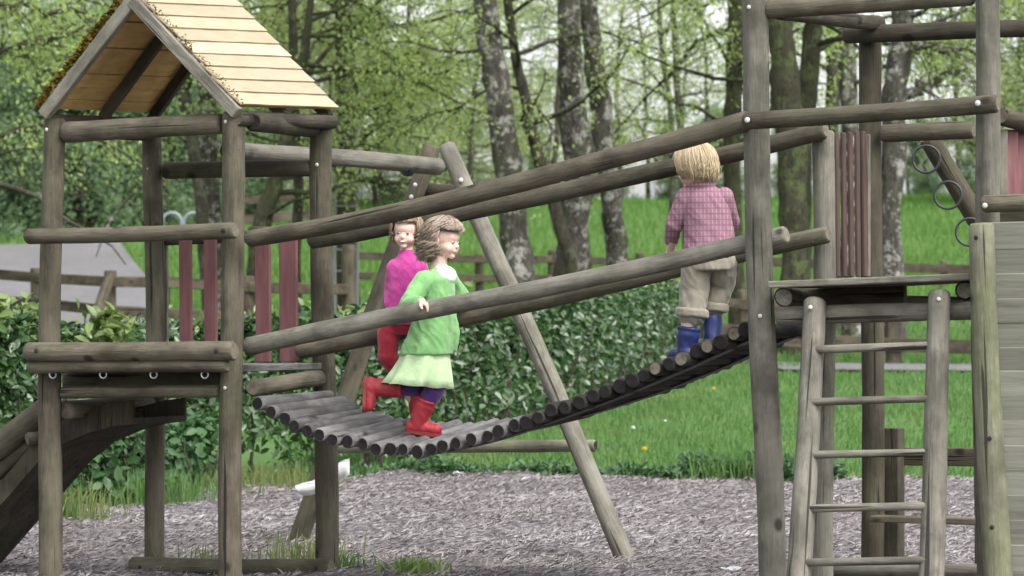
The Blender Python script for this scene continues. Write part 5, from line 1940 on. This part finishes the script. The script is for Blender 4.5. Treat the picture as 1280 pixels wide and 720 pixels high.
px_tree('ash_tree', 'grey trunk close left of the far corner post of the open tower', 'tree', 60,
        [(1066, 420, 15), (1064, 250, 12), (1062, 130, 12), (1060, 40, 11), (1058, -80, 9), (1056, -260, 4)], 109, M_BARK, M_LEAF, **THN)
px_tree('ash_tree', 'slim grey trunk between the mossy trunks and the far corner post', 'tree', 63,
        [(1042, 420, 10), (1040, 250, 9), (1041, 120, 9), (1040, 30, 9), (1038, -80, 7), (1036, -260, 3)], 110, M_BARKD, M_LEAF, **THN)
px_tree('dark_tree', 'straight dark trunk behind the pale ladder and swing beam', 'tree', 59,
        [(433, 430, 15), (434, 280, 13.5), (433, 180, 13.5), (431, 90, 13), (429, 0, 12), (426, -150, 9), (422, -330, 4)], 111, M_BARKD, M_LEAF, side_bias=0.0, extra=[[(433, 160, 10), (452, 132, 8), (485, 112, 6.5), (520, 98, 5), (572, 64, 2)], [(431, 120, 9), (450, 96, 7), (480, 70, 6), (515, 78, 4), (560, 70, 1.5)], [(433, 190, 7), (470, 150, 5), (500, 120, 4), (530, 40, 2)]], **SPR)
px_tree('curved_tree', 'short curved mossy trunk seen under the swing beam', 'tree', 56,
        [(318, 400, 13), (322, 300, 12), (334, 255, 12), (348, 215, 10), (362, 150, 8), (380, 70, 6), (392, -30, 4), (400, -120, 2)], 112, M_BARKM, M_LEAF, side_bias=0.1, **SPR)
px_tree('young_tree', 'thin upright dark stem right of the curved trunk', 'tree', 57,
        [(371, 400, 7), (372, 270, 6.5), (371, 200, 6.5), (368, 90, 6), (364, -40, 5), (360, -200, 2)], 113, M_BARKD, M_LEAF, limbs=16, twigs=9, leaves=22, size=.085, zmin=.4, droop=.6, minz=3.9)
px_tree('young_tree', 'slanting thin trunk behind the roof gable, the left of two', 'tree', 58,
        [(262, 400, 9), (252, 255, 8), (241, 180, 8), (230, 110, 7.5), (222, 30, 6.5), (214, -90, 5), (208, -220, 2)], 114, M_BARKD, M_LEAF, limbs=18, twigs=10, leaves=24, size=.085, zmin=.4, droop=.6, minz=3.9)
px_tree('young_tree', 'pale grey trunk behind the roof gable, the right of two', 'tree', 60,
        [(272, 400, 13), (264, 255, 12), (260, 180, 12), (258, 110, 11.5), (256, 30, 10), (252, -90, 8), (248, -260, 3)], 115, M_BARK, M_LEAF, **SPR)
px_tree('young_tree', 'thin bare-looking trunk in the gap of bright sky right of the middle row', 'tree', 84,
        [(858, 300, 5), (852, 190, 4.5), (846, 100, 4.5), (842, 20, 4), (838, -80, 3), (834, -180, 1.5)], 116, M_BARKD, M_LEAF2, limbs=16, twigs=8, leaves=14, size=.10, zmin=.25, droop=.4)
px_tree('young_tree', 'thin twisted stem with few leaves in front of the bright sky gap', 'tree', 80,
        [(838, 300, 4), (842, 200, 3.6), (836, 120, 3.4), (826, 50, 3), (822, -40, 2.5), (818, -140, 1.4)], 117, M_BARKD, M_LEAF2, limbs=15, twigs=8, leaves=14, size=.10, zmin=.25, droop=.4)

px_tree('leafy_tree', 'tree just outside the left edge with two bare dark branches reaching in above the roof', 'tree', 46,
        [(-70, 420, 20), (-74, 200, 17), (-80, 60, 15), (-86, -60, 12), (-90, -240, 6)], 118, M_BARKD, M_LEAF, extra=[[(-80, -30, 8), (0, 4, 5), (50, 10, 4), (118, 20, 1.5)], [(-78, 90, 8), (0, 62, 5), (60, 55, 4), (106, 32, 1.5)]], **SPR)

# far trees: five kinds, then copies
protos = []


def proto_tree(seed, H, r, limbs, limb_len, leaves, size, leafm, bark, zmin, droop, twigs=10, label=''):
    g = np.random.default_rng(seed)
    p = Vector((0, 0, -.4)); tr = [p]; rd = [r * 1.25]
    n = 12
    for i in range(n):
        p = p + Vector((g.normal(0, .10), g.normal(0, .10), (H + .4) / n)); tr.append(p); rd.append(r * (1 - .9 * (i + 1) / n) + .01)
    V, Fs, LP, g = grow(seed, tr, rd, limbs=limbs, limb_len=limb_len, twigs=twigs, leaves=leaves, size=size, zmin=zmin, droop=droop, leafjit=.22)
    t_ = thing('far_tree', label, 'tree', (0, 0, 0), 'trees beyond the meadow')
    b = np.zeros(3)
    new_obj('trunk', np_mesh('trunk', np.array(V), np.array(Fs), True), t_, None, (bark,))
    C, U, W = leaf_quads(LP, size, g, .6, .3)
    n = len(C); N = np.cross(U, W); N /= np.linalg.norm(N, axis=1, keepdims=True) + 1e-9
    wl = np.linalg.norm(W, axis=1, keepdims=True)
    VV = np.stack([C, C + U * .45 + W + N * wl * .4, C + U, C + U * .45 - W + N * wl * .4], 1).reshape(-1, 3)
    new_obj('crown', np_mesh('crown', VV, np.arange(n * 4).reshape(n, 4)), t_, None, (leafm,))
    return t_


PL = ['slender light green tree with a thin trunk, standing beyond the meadow bank',
      'full leafy light green tree standing beyond the meadow bank',
      'loose airy tree with sparse leaves, standing beyond the meadow bank',
      'rounded deep green bush-like tree beyond the meadow bank']
P0 = proto_tree(201, 13, .13, 40, (1.6, 3.2), 24, .14, M_LEAF2, M_BARKD, .12, .5, label=PL[0])
P1 = proto_tree(202, 14, .20, 52, (2.4, 4.4), 26, .155, M_LEAF2, M_BARKD, .08, .4, label=PL[1])
P2 = proto_tree(203, 15, .12, 38, (1.4, 3.0), 11, .13, M_LEAF2, M_BARKD, .15, .3, label=PL[2])
P3 = proto_tree(204, 6.5, .12, 48, (1.4, 3.0), 42, .15, M_LEAFD, M_BARKD, .03, .25, label=PL[3])
used = set()


def place(pr, x, y, rz, s):
    z = float(height(np.array(x), np.array(y)))
    mw = Matrix.Translation((x, y, z)) @ Matrix.Rotation(rz, 4, 'Z') @ Matrix.Scale(s, 4)
    if pr not in used:
        used.add(pr); pr.matrix_world = mw; return pr
    o = pr.copy(); COL.objects.link(o); o.matrix_world = mw
    for ch in pr.children:
        c = ch.copy(); COL.objects.link(c); c.parent = o
    return o


g = np.random.default_rng(77)


def pos(px, d): return (px - 640) / F * d, d


for px, d, pr, s in [
        # left: dense greenery beyond the road
        (-60, 104, P3, 1.1), (0, 102, P3, .9), (50, 106, P3, 1.0), (108, 103, P3, 1.0), (160, 107, P3, 1.05), (215, 104, P3, .95), (270, 108, P3, 1.0), (330, 106, P3, .8),
        (-30, 118, P1, 1.0), (40, 122, P1, 1.1), (95, 116, P1, .9), (150, 124, P1, 1.05), (215, 118, P1, .95), (280, 122, P1, 1.0), (340, 118, P0, 1.1), (385, 124, P1, .9),
        (-330, 108, P3, 1.0), (-250, 112, P1, 1.0), (-180, 106, P3, 1.05), (-130, 120, P1, 1.0),
        (1390, 114, P1, 1.0), (1450, 118, P0, 1.0), (1520, 112, P1, 1.0), (1600, 118, P1, 1.0), (1420, 136, P3, .6),
        # middle
        (430, 112, P1, .9), (478, 118, P1, 1.0), (520, 110, P0, 1.0), (560, 120, P1, .95), (600, 114, P0, .9), (650, 124, P1, .85), (690, 116, P0, .9), (735, 126, P2, 1.0), (775, 132, P2, .9),
        (815, 136, P2, .9), (870, 140, P2, .85), (905, 128, P2, .8),
        # right
        (985, 142, P2, .7), (1060, 142, P2, .8), (1130, 140, P2, .7), (1200, 130, P2, .9), (1245, 118, P1, .95), (1290, 116, P1, 1.0), (1330, 112, P1, .9),
        # low greenery on the brow of the bank
        (420, 126, P3, .62), (500, 128, P3, .6), (580, 130, P3, .55), (660, 132, P3, .55), (760, 134, P3, .5), (840, 136, P3, .45), (900, 132, P3, .55), (990, 136, P3, .5), (1060, 138, P3, .5), (1150, 138, P3, .5), (1230, 134, P3, .6)]:
    x, y = pos(px + g.normal() * 6, d)
    place(pr, x, y, g.random() * 6.28, s * g.uniform(.92, 1.08))
# ================================================================== light
W_ = bpy.data.worlds.new('World'); S.world = W_; W_.use_nodes = True
nt = W_.node_tree; bg = nt.nodes['Background']
sky = nt.nodes.new('ShaderNodeTexSky'); sky.sky_type = 'NISHITA'; sky.sun_disc = False
SUN_EL, SUN_AZ = R(52), R(140)          # high, behind the camera's right shoulder, through cloud
sky.sun_elevation = SUN_EL; sky.sun_rotation = SUN_AZ
sky.air_density = 1.0; sky.dust_density = 4.0; sky.ozone_density = 1.0
hv = nt.nodes.new('ShaderNodeHueSaturation'); hv.inputs['Saturation'].default_value = .18
nt.links.new(sky.outputs[0], hv.inputs['Color']); nt.links.new(hv.outputs[0], bg.inputs['Color'])
bg.inputs['Strength'].default_value = .15
sd = bpy.data.lights.new('sun', 'SUN'); sd.energy = .7; sd.angle = R(25); sd.color = (1, .965, .91)
so = bpy.data.objects.new('sun', sd); COL.objects.link(so)
# the sky's sun_rotation turns clockwise from +Y
dirv = Vector((math.sin(SUN_AZ) * math.cos(SUN_EL), math.cos(SUN_AZ) * math.cos(SUN_EL), math.sin(SUN_EL)))
so.rotation_euler = dirv.to_track_quat('Z', 'Y').to_euler()
S.view_settings.view_transform = 'Standard'; S.view_settings.look = 'None'
S.view_settings.gamma = 1; S.view_settings.use_curve_mapping = False
S.view_settings.exposure = 1.6
S.cycles.max_bounces = 8; S.cycles.transparent_max_bounces = 8
